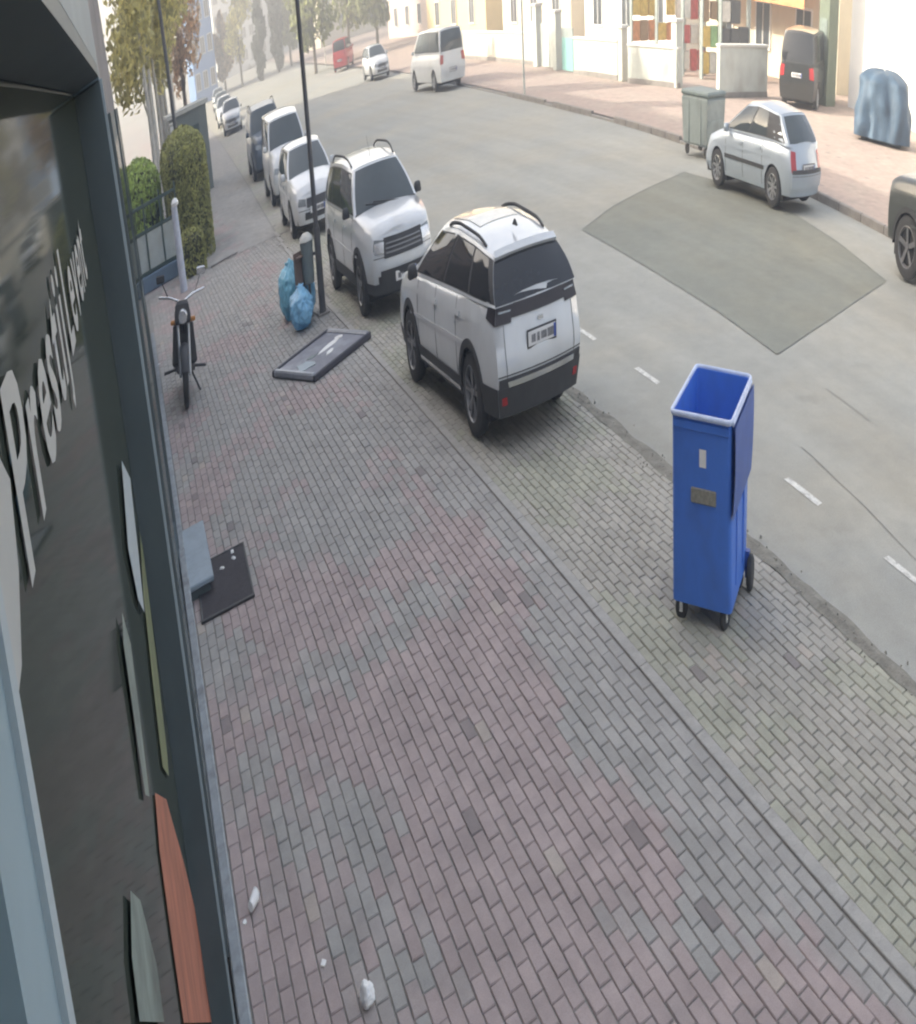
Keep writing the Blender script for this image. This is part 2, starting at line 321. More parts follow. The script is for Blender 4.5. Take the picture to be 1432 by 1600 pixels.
def mesh_of(name, mb, m, smooth=0.0, fix=True):
    me = bpy.data.meshes.new(name); me.from_pydata([tuple(map(float, p)) for p in mb.v], [], mb.f)
    if fix:
        import bmesh
        bm = bmesh.new(); bm.from_mesh(me); bmesh.ops.remove_doubles(bm, verts=bm.verts, dist=1e-5); bmesh.ops.recalc_face_normals(bm, faces=bm.faces); bm.to_mesh(me); bm.free()
    if m: me.materials.append(m)
    if smooth:
        me.polygons.foreach_set('use_smooth', [True] * len(me.polygons)); me.set_sharp_from_angle(angle=math.radians(smooth))
    return me
def obj(name, mb, m, parent=None, smooth=0.0, fix=True, label=None, kind=None):
    me = mb if isinstance(mb, bpy.types.Mesh) else mesh_of(name, mb, m, smooth, fix)
    o = bpy.data.objects.new(name, me); COL.objects.link(o)
    if parent: o.parent = parent
    if label: o['label'] = label
    if kind: o['kind'] = kind
    return o
def tag(o, label, cat, group=None):
    o['label'] = label; o['category'] = cat
    if group: o['group'] = group
    return o
def thing(name, label, cat, loc=(0, 0, 0), rz=0.0, group=None):
    o = bpy.data.objects.new(name, None); COL.objects.link(o); o.location = loc; o.rotation_euler = (0, 0, rz); o.empty_display_size = .3
    return tag(o, label, cat, group)
def struct(name, mb, m, **k):
    o = obj(name, mb, m, **k); o['kind'] = 'structure'; return o
def dup(root, loc=None, rz=None, label=None, parent=None):
    c = root.copy(); COL.objects.link(c)
    if parent: c.parent = parent
    if loc is not None: c.location = loc
    if rz is not None: c.rotation_euler = (0, 0, rz)
    if label: c['label'] = label
    for ch in list(root.children): dup(ch, parent=c)
    return c

# ------------------------------------------------------------------ ground
XW = 0.16                                     # foot of the shop wall
CX, CY = 0.121, 0.254
BX, BY = 0.108, 0.216
def far_x(y):                                 # far kerb line
    return float(np.interp(y, [-20, 5, 14, 20, 27, 35, 42, 52, 71, 100, 200, 260], [18.4, 18.9, 19.5, 20.1, 20.5, 20.8, 21.3, 22.3, 24.5, 27.5, 38, 45]))
def near_x(y):                                # edge of parking bay / road
    return float(np.interp(y, [-20, 20, 28, 35, 42, 74, 90, 200, 260], [7.03, 7.05, 7.4, 7.9, 8.5, 10.9, 12.0, 22, 28]))
def kerb_x(y):                                # edge of walk / parking bay
    return float(np.interp(y, [-20, 20, 28, 35, 42, 74, 90, 200, 260], [4.80, 4.80, 5.1, 5.6, 6.15, 8.4, 9.3, 18.5, 24]))
YS = list(np.arange(-12, 60, 2.0)) + list(np.arange(60, 261, 10.0))
g = MB(); g.flat([(-400, -300), (400, -300), (400, 900), (-400, 900)], -.09); struct('ground', g, M_GRASSY)
def ribbon(a, b, z, ys=YS):
    m = MB()
    for y0, y1 in zip(ys[:-1], ys[1:]): m.add([(a(y0), y0, z), (b(y0), y0, z), (b(y1), y1, z), (a(y1), y1, z)], [(0, 1, 2, 3)])
    return m
road = struct('road', ribbon(near_x, far_x, -.035), M_ROAD)
side = struct('sidewalk', ribbon(lambda y: XW - .25, lambda y: kerb_x(y) - .07, -.012), M_SAND)
bay = struct('parking_pavement', ribbon(lambda y: kerb_x(y) + .07, near_x, -.018), M_SAND)
farwalk = struct('far_sidewalk', ribbon(lambda y: far_x(y) + .12, lambda y: far_x(y) + 40, .05), M_FARPAVE)

def paver_mesh(sx, sy, i):
    r = random.Random(i); m = MB(); b = .006; hx, hy = sx / 2, sy / 2
    j = lambda: r.uniform(-.0035, .0035); zt = [r.uniform(-.0022, .0012) for _ in range(4)]
    lo = [(-hx + j(), -hy + j(), -.03), (hx + j(), -hy + j(), -.03), (hx + j(), hy + j(), -.03), (-hx + j(), hy + j(), -.03)]
    md = [(p[0], p[1], -.007) for p in lo]
    up = [(p[0] - math.copysign(b, p[0]), p[1] - math.copysign(b, p[1]), zt[k]) for k, p in enumerate(lo)]
    m.add(lo + md + up, [(k, (k + 1) % 4, 4 + (k + 1) % 4, 4 + k) for k in range(4)] + [(4 + k, 4 + (k + 1) % 4, 8 + (k + 1) % 4, 8 + k) for k in range(4)] + [(8, 9, 10, 11)])
    return m
VAR = [paver_mesh(CX - .010, CY - .011, i) for i in range(16)]
VARM = [mesh_of('paver', v, M_PAVE, fix=False) for v in VAR]
VARB = [paver_mesh(BX - .010, BY - .011, i + 50) for i in range(16)]
VARBM = [mesh_of('paver', v, M_BAYP, fix=False) for v in VARB]
def pave(parent, x0, x1, y0, y1, z, cx0, cy0, V, VM, m):
    pcs = []
    for r in range(math.floor(x0 / cx0), math.ceil(x1 / cx0)):
        cx = (r + .5) * cx0; off = .5 * (abs(r) % 2)
        if cx < x0 + .03: continue
        for c in range(math.floor(y0 / cy0), math.ceil(y1 / cy0)):
            cyy = (c + .5 - off) * cy0
            if parent is side:
                if cx + cx0 / 2 > kerb_x(cyy) - .05: continue
            elif cx - cx0 / 2 < kerb_x(cyy) + .03 or cx > near_x(cyy) - .02 + .05 * noise.noise(Vector((cyy * 2.1, cx * 9, 0))): continue
            pcs.append((cx, cyy))
    def vis(p):
        u, v = proj(p[0], p[1], 0); return -30 < u < 1462 and -30 < v < 1630
    pcs.sort(key=lambda p: (not vis(p), p[0] ** 2 + p[1] ** 2))
    rest = MB()
    for i, p in enumerate(pcs):
        k = random.randrange(16); dz = random.gauss(0, .0012)
        if i < 300:
            o = bpy.data.objects.new('paver', VM[k]); COL.objects.link(o); o.parent = parent; o.location = (p[0], p[1], z + dz)
        else: rest.add([(a[0] + p[0], a[1] + p[1], a[2] + z + dz) for a in V[k].v], V[k].f)
    o = obj('paver_field', rest, m, parent, fix=False); o['kind'] = 'stuff'
pave(side, XW, 5.4, 1.5, 29.8, 0.0, CX, CY, VAR, VARM, M_PAVE)
pave(bay, 4.8, 7.6, 1.0, 29.8, -.006, BX, BY, VARB, VARBM, M_BAYP)
m = ribbon(lambda y: XW - .25, lambda y: kerb_x(y) - .03, -.004, [y for y in YS if y >= 30]); o = struct('far_walk_surface', m, M_PAVE); o.parent = side
m = ribbon(lambda y: kerb_x(y) + .03, near_x, -.008, [y for y in YS if y >= 30]); o = struct('far_bay_surface', m, M_BAYP); o.parent = bay
# flush kerb stones between walk and bay
kr = struct('kerb', ribbon(lambda y: kerb_x(y) - .07, lambda y: kerb_x(y) + .07, -.014), M_SAND)
ks = [mesh_of('kerb_stone', MB().box((0, 0, -.04), (.118 - .002 * i, .992, .09), bev=.005), M_KERBF) for i in range(3)]
for i in range(30):
    y = 1.1 + i * 1.0
    o = obj('kerb_stone', ks[i % 3], None, kr); o.location = (kerb_x(y) + -.003 + .001 * math.sin(i * 3.1), y, -.001); o.rotation_euler = (0, 0, .002 * math.sin(i * 1.7))
# soiled gutter with a ragged edge
gm = MB(); ys = np.arange(-2, 60, .12)
def ge(y, s): return near_x(y) + (.20 if s else -.05) + (.07 if s else .05) * noise.noise(Vector((y * 1.7, s * 5 + .3, 0))) + .025 * noise.noise(Vector((y * 6, s * 9, 1)))
for a, b in zip(ys[:-1], ys[1:]):
    gm.add([(ge(a, 0), a, -.0035), (near_x(a) + .08, a, -.006), (ge(a, 1), a, -.030), (ge(b, 1), b, -.030), (near_x(b) + .08, b, -.006), (ge(b, 0), b, -.0035)], [(0, 1, 4, 5), (1, 2, 3, 4)])
obj('gutter', gm, M_DIRT, road)
gb = MB()
for i in range(420):
    y = random.uniform(2.5, 24); x = near_x(y) + random.gauss(.02, .12); s_ = random.uniform(.006, .022)
    gb.box((x, y, -.012 + s_ * .3), (s_ * random.uniform(.8, 1.8), s_ * 1.2, s_), random.uniform(0, 3), .6)
o = obj('gravel', gb, mat('gravel_stone', (.26, .25, .22), .9, var=.3), fix=False); o['kind'] = 'stuff'
# asphalt patch, lane dashes, seams
pp = [G(*q) for q in ((910, 355), (960, 318), (1010, 292), (1070, 266), (1160, 292), (1240, 330), (1310, 375), (1385, 435), (1300, 492), (1215, 548), (1120, 480), (1010, 412))]
apt = obj('asphalt_patch', MB().flat([(p.x, p.y) for p in pp], -.031), M_PATCH, road)
pe = MB()
for a, b in zip(pp, pp[1:] + pp[:1]):
    d = (b - a).normalized(); n = Vector((-d.y, d.x, 0)) * .022
    pe.add([(a.x - n.x, a.y - n.y, -.027), (b.x - n.x, b.y - n.y, -.027), (b.x + n.x, b.y + n.y, -.027), (a.x + n.x, a.y + n.y, -.027)], [(0, 1, 2, 3)])
obj('patch_joint', pe, mat('patch_joint', (.2, .21, .186), .85), apt)
lm = obj('lane_marking', MB().flat([(8.50, 15.8), (8.60, 15.8), (8.60, 16.5), (8.50, 16.5)], -.031), M_PAINT, road)
obj('edge_line', MB().flat([(19.62, 12.5), (19.70, 12.5), (19.98, 16.6), (19.90, 16.6)], -.031), M_PAINT, road)
for y in (3.3, 5.3, 7.26, 9.25, 11.25, 13.4, 18.1, 20.5, 23.0, 25.6):
    x = 8.54 + .01 * math.sin(y * 3); d = MB(); r = random.Random(int(y * 10))
    pts = [(x - .05 + r.uniform(-.008, .008), y), (x + .05, y + r.uniform(-.01, .02)), (x + .05 + r.uniform(-.008, .008), y + .34), (x + .052, y + .70), (x - .05, y + .72), (x - .052 + r.uniform(-.008, .008), y + .3)]
    obj('dash', d.flat(pts, -.031), M_PAINT, lm)
def seam(pts, w, z=-.030):
    m = MB(); c = []
    for (a, b) in zip(pts[:-1], pts[1:]):
        a = Vector(a); b = Vector(b); n = 12
        c += [a.lerp(b, i / n) for i in range(n)]
    c.append(Vector(pts[-1]))
    c = [p + Vector((.025 * noise.noise(Vector((p.y * 1.3, p.x, 0))), 0, 0)) for p in c]
    for a, b in zip(c[:-1], c[1:]):
        d = (b - a).normalized(); n = Vector((-d.y, d.x, 0)) * w
        m.add([(a.x - n.x, a.y - n.y, z), (b.x - n.x, b.y - n.y, z), (b.x + n.x, b.y + n.y, z), (a.x + n.x, a.y + n.y, z)], [(0, 1, 2, 3)])
    return m
obj('road_seam', seam([G(1432, 868).to_2d().to_3d(), G(1330, 762).to_2d().to_3d(), G(1252, 692).to_2d().to_3d()], .006), M_CRACK, road)
obj('road_seam', seam([G(1360, 652).to_2d().to_3d(), G(1292, 602).to_2d().to_3d()], .006), M_CRACK, road)
# far kerb: raised stones with dropped crossings
fk = struct('far_kerb', ribbon(far_x, lambda y: far_x(y) + .13, -.02), M_KERB)
fm = [mesh_of('kerb_stone', MB().box((0, 0, 0), (.14, .97, .17), bev=.015), mm_) for mm_ in (M_KERB, M_KERBD)]
y = 2.0
while y < 70:
    low = (22.5 < y < 25.5) or (30.5 < y < 33) or (36.4 < y < 37.8) or y > 42.5
    a = math.atan2(far_x(y + .5) - far_x(y - .5), 1)
    o = obj('kerb_stone', fm[0 if (low or y < 3) else 1], None, fk); o.location = (far_x(y) + .07, y, -.06 if low else .015); o.rotation_euler = (0, 0, -a); y += 1.0

# ------------------------------------------------------------------ shop building (left, close to the lens)
shop = thing('shop_building', 'dark framed shop front with big white lettering on its glass, close to the camera', 'building', (0, 0, H))
LEAN = -.055
shop.rotation_euler = (0, LEAN, 0)
Zg = -H - .012                                    # ground in local z
XG, XO, YJ, YM = -.16, -.062, 3.2, .50              # glass plane, outer face, far jamb, near mullion
TOP = 6.0
b = MB(); b.box((-5.2, 13.4, (TOP + Zg) / 2), (10.1, 20.2, TOP - Zg)); b.box((-5.4, -3.6, (TOP + Zg) / 2), (9.9, 13.6, TOP - Zg))
obj('wall', b, M_PLASTER, shop)
obj('pilaster', MB().box((XO - .11, YJ + .12, (TOP + Zg) / 2 + .001), (.22, .22, TOP - Zg - .002), bev=.006), M_STEELB, shop)
obj('jamb_frame', MB().box((XO - .066, YJ - .03, (Zg + .07) / 2), (.136, .055, .07 - Zg), bev=.004), M_STEELD, shop)
obj('frame_edge', MB().box((XO + .004, YJ - .012, (Zg + .07) / 2), (.014, .05, .07 - Zg)), M_FRAMEL, shop)
obj('header_soffit', MB().box((XG + .05, -.3, .105), (.10, 6.9, .06)), M_STEELD, shop)
obj('header_fascia', MB().box((XO - .02, -.3, .64), (.045, 6.9, 1.09)), M_STEELB, shop)
obj('header_panel', MB().box((XG - .03, -.3, .42), (.05, 6.88, .75)), M_STEELD, shop)
obj('glass_pane', MB().box((XG - .006, (YJ + YM) / 2 - .02, (Zg + .07) / 2), (.012, YJ - YM, .07 - Zg)), M_SGLASS, shop)
mu = obj('mullion', MB().box((XG + .012, YM - .05, (Zg + .08) / 2), (.05, .095, .08 - Zg), bev=.006), mat('mullion_blue', (.22, .30, .34), .5, var=.1), shop)
obj('mullion_edge', MB().box((XG + .039, YM - .012, (Zg + .08) / 2), (.006, .018, .08 - Zg)), M_FRAMEL, mu)
obj('glass_pane', MB().box((XG - .012, -.6, (Zg + .07) / 2), (.012, 2.3, .07 - Zg)), mat('teal_glass', (.02, .05, .055), .1), shop)
obj('plinth', MB().box((XO + .045, 13.4, Zg + .16), (.10, 20.0, .32), bev=.012), M_STONE, shop)
for k in range(3):                                # shop windows further down the wall
    yy = 6.0 + k * 5.6
    f = obj('window_frame', MB().box((XO - .03, yy, -1.3), (.07, 2.6, 2.6)), M_STEELD, shop)
    obj('pane', MB().box((XO + .002, yy, -1.3), (.01, 2.4, 2.4)), M_SGLASS, f)
dr = obj('entrance_door', MB().box((XO - .03, 12.2, Zg + 1.1), (.08, 1.2, 2.2)), M_STEELB, shop); obj('door_glass', MB().box((XO + .013, 12.2, Zg + 1.2), (.01, .95, 1.7)), M_SGLASS, dr)
# lettering on the glass
def letters(txt, length, height):
    """each letter of the window sign as its own flat vinyl cut-out"""
    res = []; x = 0.0
    for ch in txt:
        if ch == ' ': x += .16; continue
        cu = bpy.data.curves.new('letter', 'FONT'); cu.body = ch; cu.size = 1; cu.offset = .016; cu.resolution_u = 3
        t = bpy.data.objects.new('letter', cu); COL.objects.link(t); bpy.context.view_layer.update()
        me = bpy.data.meshes.new_from_object(t.evaluated_get(bpy.context.evaluated_depsgraph_get())); bpy.data.objects.remove(t)
        x0 = min(v.co.x for v in me.vertices); x1 = max(v.co.x for v in me.vertices)
        for v in me.vertices: v.co.x -= x0
        me.materials.clear(); me.materials.append(M_VINYL); res.append((ch, me, x)); x += (x1 - x0) + .10
    k = length / x
    for ch, me, xx in res:
        for v in me.vertices: v.co = (0.0, v.co.x * k, v.co.y / .70 * height)
    return [(c, m_, xx * k) for c, m_, xx in res]
letter_x = .0
for ch_, me_, y_ in letters('Prestij Levent', 1.52, .098):
    lo_ = obj('letter', me_, None, shop); lo_.location = (XG + .004, .79 + y_, -.182)
# printed posters on the lower glass: (material, [(y, z) ...])
def decal(m, pts, k): obj('poster_print', MB().add([(XG + .004 + k * .0012, y_, z_) for y_, z_ in pts], [tuple(range(len(pts)))]), m, shop)
def WALLP(px, py):                                # where a view ray meets the leaning glass
    d = ray(px, py); a = LEAN; dx = d[0] * math.cos(a) - d[2] * math.sin(a); dz = d[0] * math.sin(a) + d[2] * math.cos(a)
    k = XG / dx; return (d[1] * k, dz * k)
decal(M_ORANGE, [WALLP(*q) for q in ((240, 1240), (258, 1250), (285, 1345), (318, 1480), (335, 1598), (285, 1600), (262, 1440), (247, 1330))], 0)
decal(M_GREENV, [WALLP(*q) for q in ((216, 830), (222, 860), (240, 1010), (258, 1165), (262, 1215), (252, 1200), (238, 1080), (222, 930))], 1)
decal(M_PALEV, [WALLP(*q) for q in ((198, 1395), (214, 1410), (240, 1510), (252, 1600), (212, 1600), (200, 1500))], 2)
decal(M_PALEV, [WALLP(*q) for q in ((186, 960), (200, 1010), (215, 1130), (229, 1248), (222, 1245), (204, 1120), (188, 1010))], 3)
decal(M_FRAMEL, [WALLP(*q) for q in ((186, 722), (200, 750), (212, 860), (222, 960), (212, 940), (196, 860))], 4)
decal(M_VINYL, [WALLP(*q) for q in ((-30, 700), (1, 760), (14, 900), (18, 1050), (12, 1100), (0, 1110), (-40, 1100))], 5)

# step and mat at the shop door
sp = [G(*q) for q in ((284, 846), (330, 874), (336, 940), (300, 946))]
st = thing('door_step', 'pale blue grey step slab at the shop door, partly over a dark mat', 'step', (.36, 12.2, 0))
obj('tread', MB().box((0, 0, .10), (.46, 1.6, .045), bev=.01), M_STEP, st); obj('riser', MB().box((-.02, 0, .04), (.38, 1.5, .078)), M_STEELD, st)
mt = thing('door_mat', 'dark rubber mat with white scraps lying askew before the shop step', 'mat', (.74, 11.5, 0), -.03)
obj('rubber_sheet', MB().box((0, 0, .008), (.80, 1.36, .014), bev=.004), M_MATD, mt)
for c_, d__ in (((0, .665, .011), (.80, .03, .022)), ((0, -.665, .011), (.80, .03, .022)), ((.385, 0, .011), (.03, 1.30, .022)), ((-.385, 0, .011), (.03, 1.30, .022))): obj('edging', MB().box(c_, d__, bev=.004), M_TRIM, mt)
for i, (px, py) in enumerate(((363, 862), (365, 872), (347, 888))):
    p = G(px, py, .02)
    s = MB(); s.box((0, 0, .008), (.05 - .008 * i, .075, .012), .5 * i, .7)
    o = obj('paper_scrap', s, M_WCARD); o.location = (p.x, p.y, .016)
    tag(o, ['white paper scrap near the far corner of the dark mat', 'lower of two white scraps touching at the dark mat far side', 'single white scrap in the middle of the dark mat'][i], 'litter', 'scraps on the door mat')

# ------------------------------------------------------------------ cars
class CarShape:
    def __init__(s, **k):
        d = dict(L=4.2, Wd=1.75, sill=.26, wr=.33, fa=1.3, ra=-1.25, hood=[(2.1, .78), (1.2, .98)], belt=[(1.0, .98), (-2.0, 1.0)], kf=.2, kr=.12, bowf=.13, bowr=.07,
                 gb=(-1.95, 1.05), gt=(-1.5, .2), zr=[(.2, 1.45), (-.6, 1.5), (-1.5, 1.44)], wb=.97, wt=.74, insf=(.02, 0, .10), insr=(.05, 0, .05), gbow=(.10, .05))
        d.update(k); s.__dict__.update(d); s.pts = sorted(s.hood + s.belt); s.zrs = sorted(s.zr)
    def ztop(s, y): return float(np.interp(y, [p[0] for p in s.pts], [p[1] for p in s.pts]))
    def w(s, y):
        u = y / (s.L / 2); k, p = (s.kf, 5) if u > 0 else (s.kr, 6)
        return s.Wd / 2 * (1 - k * min(1, abs(u)) ** p)
    def wf(s, zn): return float(np.interp(zn, [0, .25, .55, .8, 1.0], [.93, .985, 1.0, .98, .905]))
    def ins(s, zn, e): return float(np.interp(zn, [0, .45, 1], s.insf if e > 0 else s.insr))
    def side(s, sg, y, z):
        zn = max(0, min(1, (z - s.sill) / (s.ztop(y) - s.sill))); u = y / (s.L / 2); e = 1 if u > 0 else -1
        return Vector((sg * s.w(y) * s.wf(zn), y - e * s.ins(zn, e) * abs(u) ** 6, z))
    def end(s, e, a, z):
        y = e * s.L / 2; zn = max(0, min(1, (z - s.sill) / (s.ztop(y) - s.sill))); bow = s.bowf if e > 0 else s.bowr
        return Vector((a * s.w(y) * s.wf(zn), y + e * (bow * (1 - a * a) - s.ins(zn, e)), z))
    def zbot(s, y):
        z = s.sill; ra_ = s.wr + .045
        for c in (s.fa, s.ra):
            if abs(y - c) < ra_: z = max(z, s.wr - .01 + math.sqrt(ra_ ** 2 - (y - c) ** 2))
        return z
    def zroof(s, y): return float(np.interp(y, [p[0] for p in s.zrs], [p[1] for p in s.zrs]))
    def gs(s, sg, q, t):                        # cabin side: q 0 rear .. 1 front
        yb = s.gb[0] + (s.gb[1] - s.gb[0]) * q; yt = s.gt[0] + (s.gt[1] - s.gt[0]) * q; y = yb + (yt - yb) * t
        xb = min(s.wb * s.Wd / 2, s.w(yb) * .93 - .004); xt = s.wt * s.Wd / 2 * (1 - .10 * max(0, (q - .6) / .4) ** 2 - .05 * max(0, (.25 - q) / .25) ** 2)
        x = xb + (xt - xb) * t + .035 * math.sin(PI * t); zb = s.ztop(yb) - .012; zt = s.zroof(yt) - .03
        return Vector((sg * x, y, zb + (zt - zb) * t))
    def ge(s, e, a, t):
        c = s.gs(1, 1 if e > 0 else 0, t); bow = s.gbow[0] if e > 0 else s.gbow[1]
        return Vector((a * c.x, c.y + e * bow * (1 - a * a) + (.02 if e < 0 else .015) * e * math.sin(PI * t), c.z + .03 * (1 - a * a) * t))
    def roof(s, a, q):
        c = s.gs(1, q, 1.0); e = 1 if q > .5 else -1; bow = (s.gbow[0] if e > 0 else s.gbow[1]) * abs(2 * q - 1) ** 3
        return Vector((a * c.x, c.y + e * bow * (1 - a * a), c.z + .05 * (1 - abs(a) ** 2.6) * (1 - .35 * abs(2 * q - 1) ** 4) + .0))
def patch(fn, corners, nu, nv, off, ref, depth=.01):
    """surface piece over a car surface fn(a, b); corners (bl, br, tr, tl) in its parameters; ref = inside point"""
    bl, br, tr, tl = corners
    def p(u, v):
        a = (bl[0] * (1 - u) + br[0] * u) * (1 - v) + (tl[0] * (1 - u) + tr[0] * u) * v
        b_ = (bl[1] * (1 - u) + br[1] * u) * (1 - v) + (tl[1] * (1 - u) + tr[1] * u) * v
        return fn(a, b_)
    e = 1e-3; P = []; Q = []
    for i in range(nu + 1):
        for j in range(nv + 1):
            u, v = i / nu, j / nv; c = p(u, v); du = p(min(u + e, 1), v) - p(max(u - e, 0), v); dv = p(u, min(v + e, 1)) - p(u, max(v - e, 0))
            n = du.cross(dv); n = n.normalized() if n.length > 1e-12 else Vector((0, 0, 1))
            if n.dot(c - Vector(ref)) < 0: n = -n
            P.append(c + n * off); Q.append(c + n * (off - depth))
    m = MB(); m.v = [tuple(x) for x in P + Q]; n1 = nv + 1; N = len(P)
    for i in range(nu):
        for j in range(nv): m.f.append((i * n1 + j, (i + 1) * n1 + j, (i + 1) * n1 + j + 1, i * n1 + j + 1))
    loop = [i * n1 for i in range(nu + 1)] + [nu * n1 + j for j in range(1, nv + 1)] + [i * n1 + nv for i in range(nu - 1, -1, -1)] + [j for j in range(nv - 1, 0, -1)]
    for a, b_ in zip(loop, loop[1:] + loop[:1]): m.f.append((a, b_, b_ + N, a + N))
    return m
def wheel(parent, x, y, r, sg, rimm, style):
    t = MB(); wd = .20
    t.lathe([(-wd / 2, r * .66), (-wd / 2 - .004, r * .80), (-wd / 2 + .015, r * .96), (-wd / 4, r), (wd / 4, r), (wd / 2 - .015, r * .96), (wd / 2 + .004, r * .80), (wd / 2, r * .66)], 36)
    o = obj('wheel', t, M_TYRE, parent, 40); o.location = (x, y, r)
    rm = MB(); f = sg * (wd / 2 - .005)
    rm.lathe([(f, r * .68), (f + sg * .006, r * .64), (f - sg * .012, r * .60), (f - sg * .08, r * .57)], 36)
    rm.cyl((f - sg * .035, 0, 0), (f - sg * .005, 0, 0), r * .15, r * .12, 16)
    ns = 5 if style != 'cap' else 9
    for k in range(ns):
        for dd in ((-.16, .16) if style == 'split' else (0,)):
            a = 2 * PI * k / ns + .3; a0 = a + dd * .5; a1 = a + dd * 1.2; wdt = r * (.05 if style == 'split' else .09 if style == '5' else .07)
            p0 = Vector((f - sg * .025, r * .1 * math.cos(a0), r * .1 * math.sin(a0))); p1 = Vector((f - sg * .004, r * .64 * math.cos(a1), r * .64 * math.sin(a1)))
            tn = Vector((0, -math.sin(a1), math.cos(a1))) * wdt; dx = Vector((sg * .022, 0, 0))
            rm.add([p0 - tn * .8, p0 + tn * .8, p1 + tn, p1 - tn, p0 - tn * .8 - dx, p0 + tn * .8 - dx, p1 + tn - dx, p1 - tn - dx], [(0, 1, 2, 3), (0, 1, 5, 4), (1, 2, 6, 5), (2, 3, 7, 6), (3, 0, 4, 7)])
    obj('rim', rm, rimm, o, 35)
    dk = MB(); dk.cyl((f - sg * .07, 0, 0), (f - sg * .075, 0, 0), r * .62, n=24); obj('brake_disc', dk, M_UNDER, o)
def build_car(name, label, cat, loc, rz, paint, C, group=None, rim='5', rimm=None, clad=False, pillars=(.30, .62), rails=None, plate='both', lampr=None, bump_black=True, quarter=True, far=False, sidewin=True, moulding=False, tint=None, roofm=None, lowglass=0.05, wrap=False):
    t = thing(name, label, cat, (loc[0], loc[1], 0.0), rz, group); L2 = C.L / 2; gl = tint or M_CGLASS
    # body shell
    ra_ = C.wr + .045; ys = set(np.linspace(-L2, L2, 30 if far else 56))
    for c in (C.fa, C.ra):
        for k in range(0, 15): ys.add(c - ra_ * math.cos(PI * k / 14))
        ys.add(c - ra_ - .002); ys.add(c + ra_ + .002)
    ys = sorted(ys); n = len(ys); NR = 10; m = MB(); nc = 8
    def ring():
        r = []
        for y in ys: r.append(('s', -1, y))
        for k in range(1, nc): r.append(('e', 1, -1 + 2 * k / nc))
        for y in reversed(ys): r.append(('s', 1, y))
        for k in range(1, nc): r.append(('e', -1, 1 - 2 * k / nc))
        return r
    R_ = ring(); nR = len(R_)
    for j in range(NR + 1):
        q = j / NR
        for kd, a, bb in R_:
            if kd == 's':
                zb = C.zbot(bb); z = zb + (C.ztop(bb) - zb) * q; m.v.append(tuple(C.side(a, bb, z)))
            else:
                y = a * L2; z = C.sill + (C.ztop(y) - C.sill) * q; m.v.append(tuple(C.end(a, bb, z)))
    for j in range(NR):
        for k in range(nR): m.f.append((j * nR + k, j * nR + (k + 1) % nR, (j + 1) * nR + (k + 1) % nR, (j + 1) * nR + k))
    # top: crown between left and right
    base = NR * nR; nx = 6; top = {}
    for i, y in enumerate(ys):
        l = Vector(m.v[base + i]); r = Vector(m.v[base + n + nc - 1 + (n - 1 - i)]); row = [base + i]
        for k in range(1, nx):
            a = k / nx; p = l.lerp(r, a); cc = 1 - (2 * a - 1) ** 2
            p.z += .055 * cc; p.y += (.8 * C.bowf if i == n - 1 else .8 * C.bowr * -1 if i == 0 else 0) * cc * (1.0)
            m.v.append(tuple(p)); row.append(len(m.v) - 1)
        row.append(base + n + nc - 1 + (n - 1 - i)); top[i] = row
    for i in range(n - 1):
        for k in range(nx): m.f.append((top[i][k], top[i][k + 1], top[i + 1][k + 1], top[i + 1][k]))
    fr = [base + n - 1] + [base + n + k for k in range(nc - 1)] + [base + n + nc - 1]
    m.f.append(tuple(top[n - 1] + fr[::-1][1:-1])); rr = [base + 2 * n + nc - 1 + k for k in range(nc - 1)]
    m.f.append(tuple(top[0][::-1] + rr[::-1]))
    body = obj('body', m, paint, t, 62)
    u = MB(); u.box((0, 0, C.sill + .12), (C.Wd * .80, C.L * .93, .30)); u.box((0, (C.fa + C.ra) / 2, C.sill + .03), (C.Wd * .9, abs(C.fa - C.ra) - 2 * ra_, .08))
    for c in (C.fa, C.ra): u.box((0, c, C.wr + .12), (C.Wd * .84, 2 * ra_ + .04, .58))
    obj('underbody', u, M_UNDER, t)
    for c in (C.fa, C.ra):
        for sg in (-1, 1): wheel(t, sg * (C.Wd / 2 - .115), c, C.wr, sg, rimm or M_RIM, rim)
    # cabin
    m = MB()
    for sg in (-1, 1): m.grid(lambda q, v: C.gs(sg, q, v), 16, 6)
    for e in (-1, 1): m.grid(lambda q, v: C.ge(e, 2 * q - 1, v), 10, 6)
    obj('cabin', m, paint, t, 75)
    m = MB(); m.grid(lambda q, v: C.roof(2 * q - 1, v), 14, 18); rf = obj('roof', m, roofm or paint, t, 60)
    mid = (0, (C.gt[0] + C.gt[1]) / 2, (C.ztop(0) + C.zroof(0)) / 2)
    obj('windscreen', patch(lambda a, v: C.ge(1, a, v), ((-.93, .03), (.93, .03), (.92, .95), (-.92, .95)), 10, 5, .006, mid), gl, t, 50)
    rg = obj('rear_window', patch(lambda a, v: C.ge(-1, a, v), ((-.995 if wrap else -.92, lowglass), (.995 if wrap else .92, lowglass), (.99 if wrap else .88, .92), (-.99 if wrap else -.88, .92)), 10, 5, .008, mid), gl, t, 50)
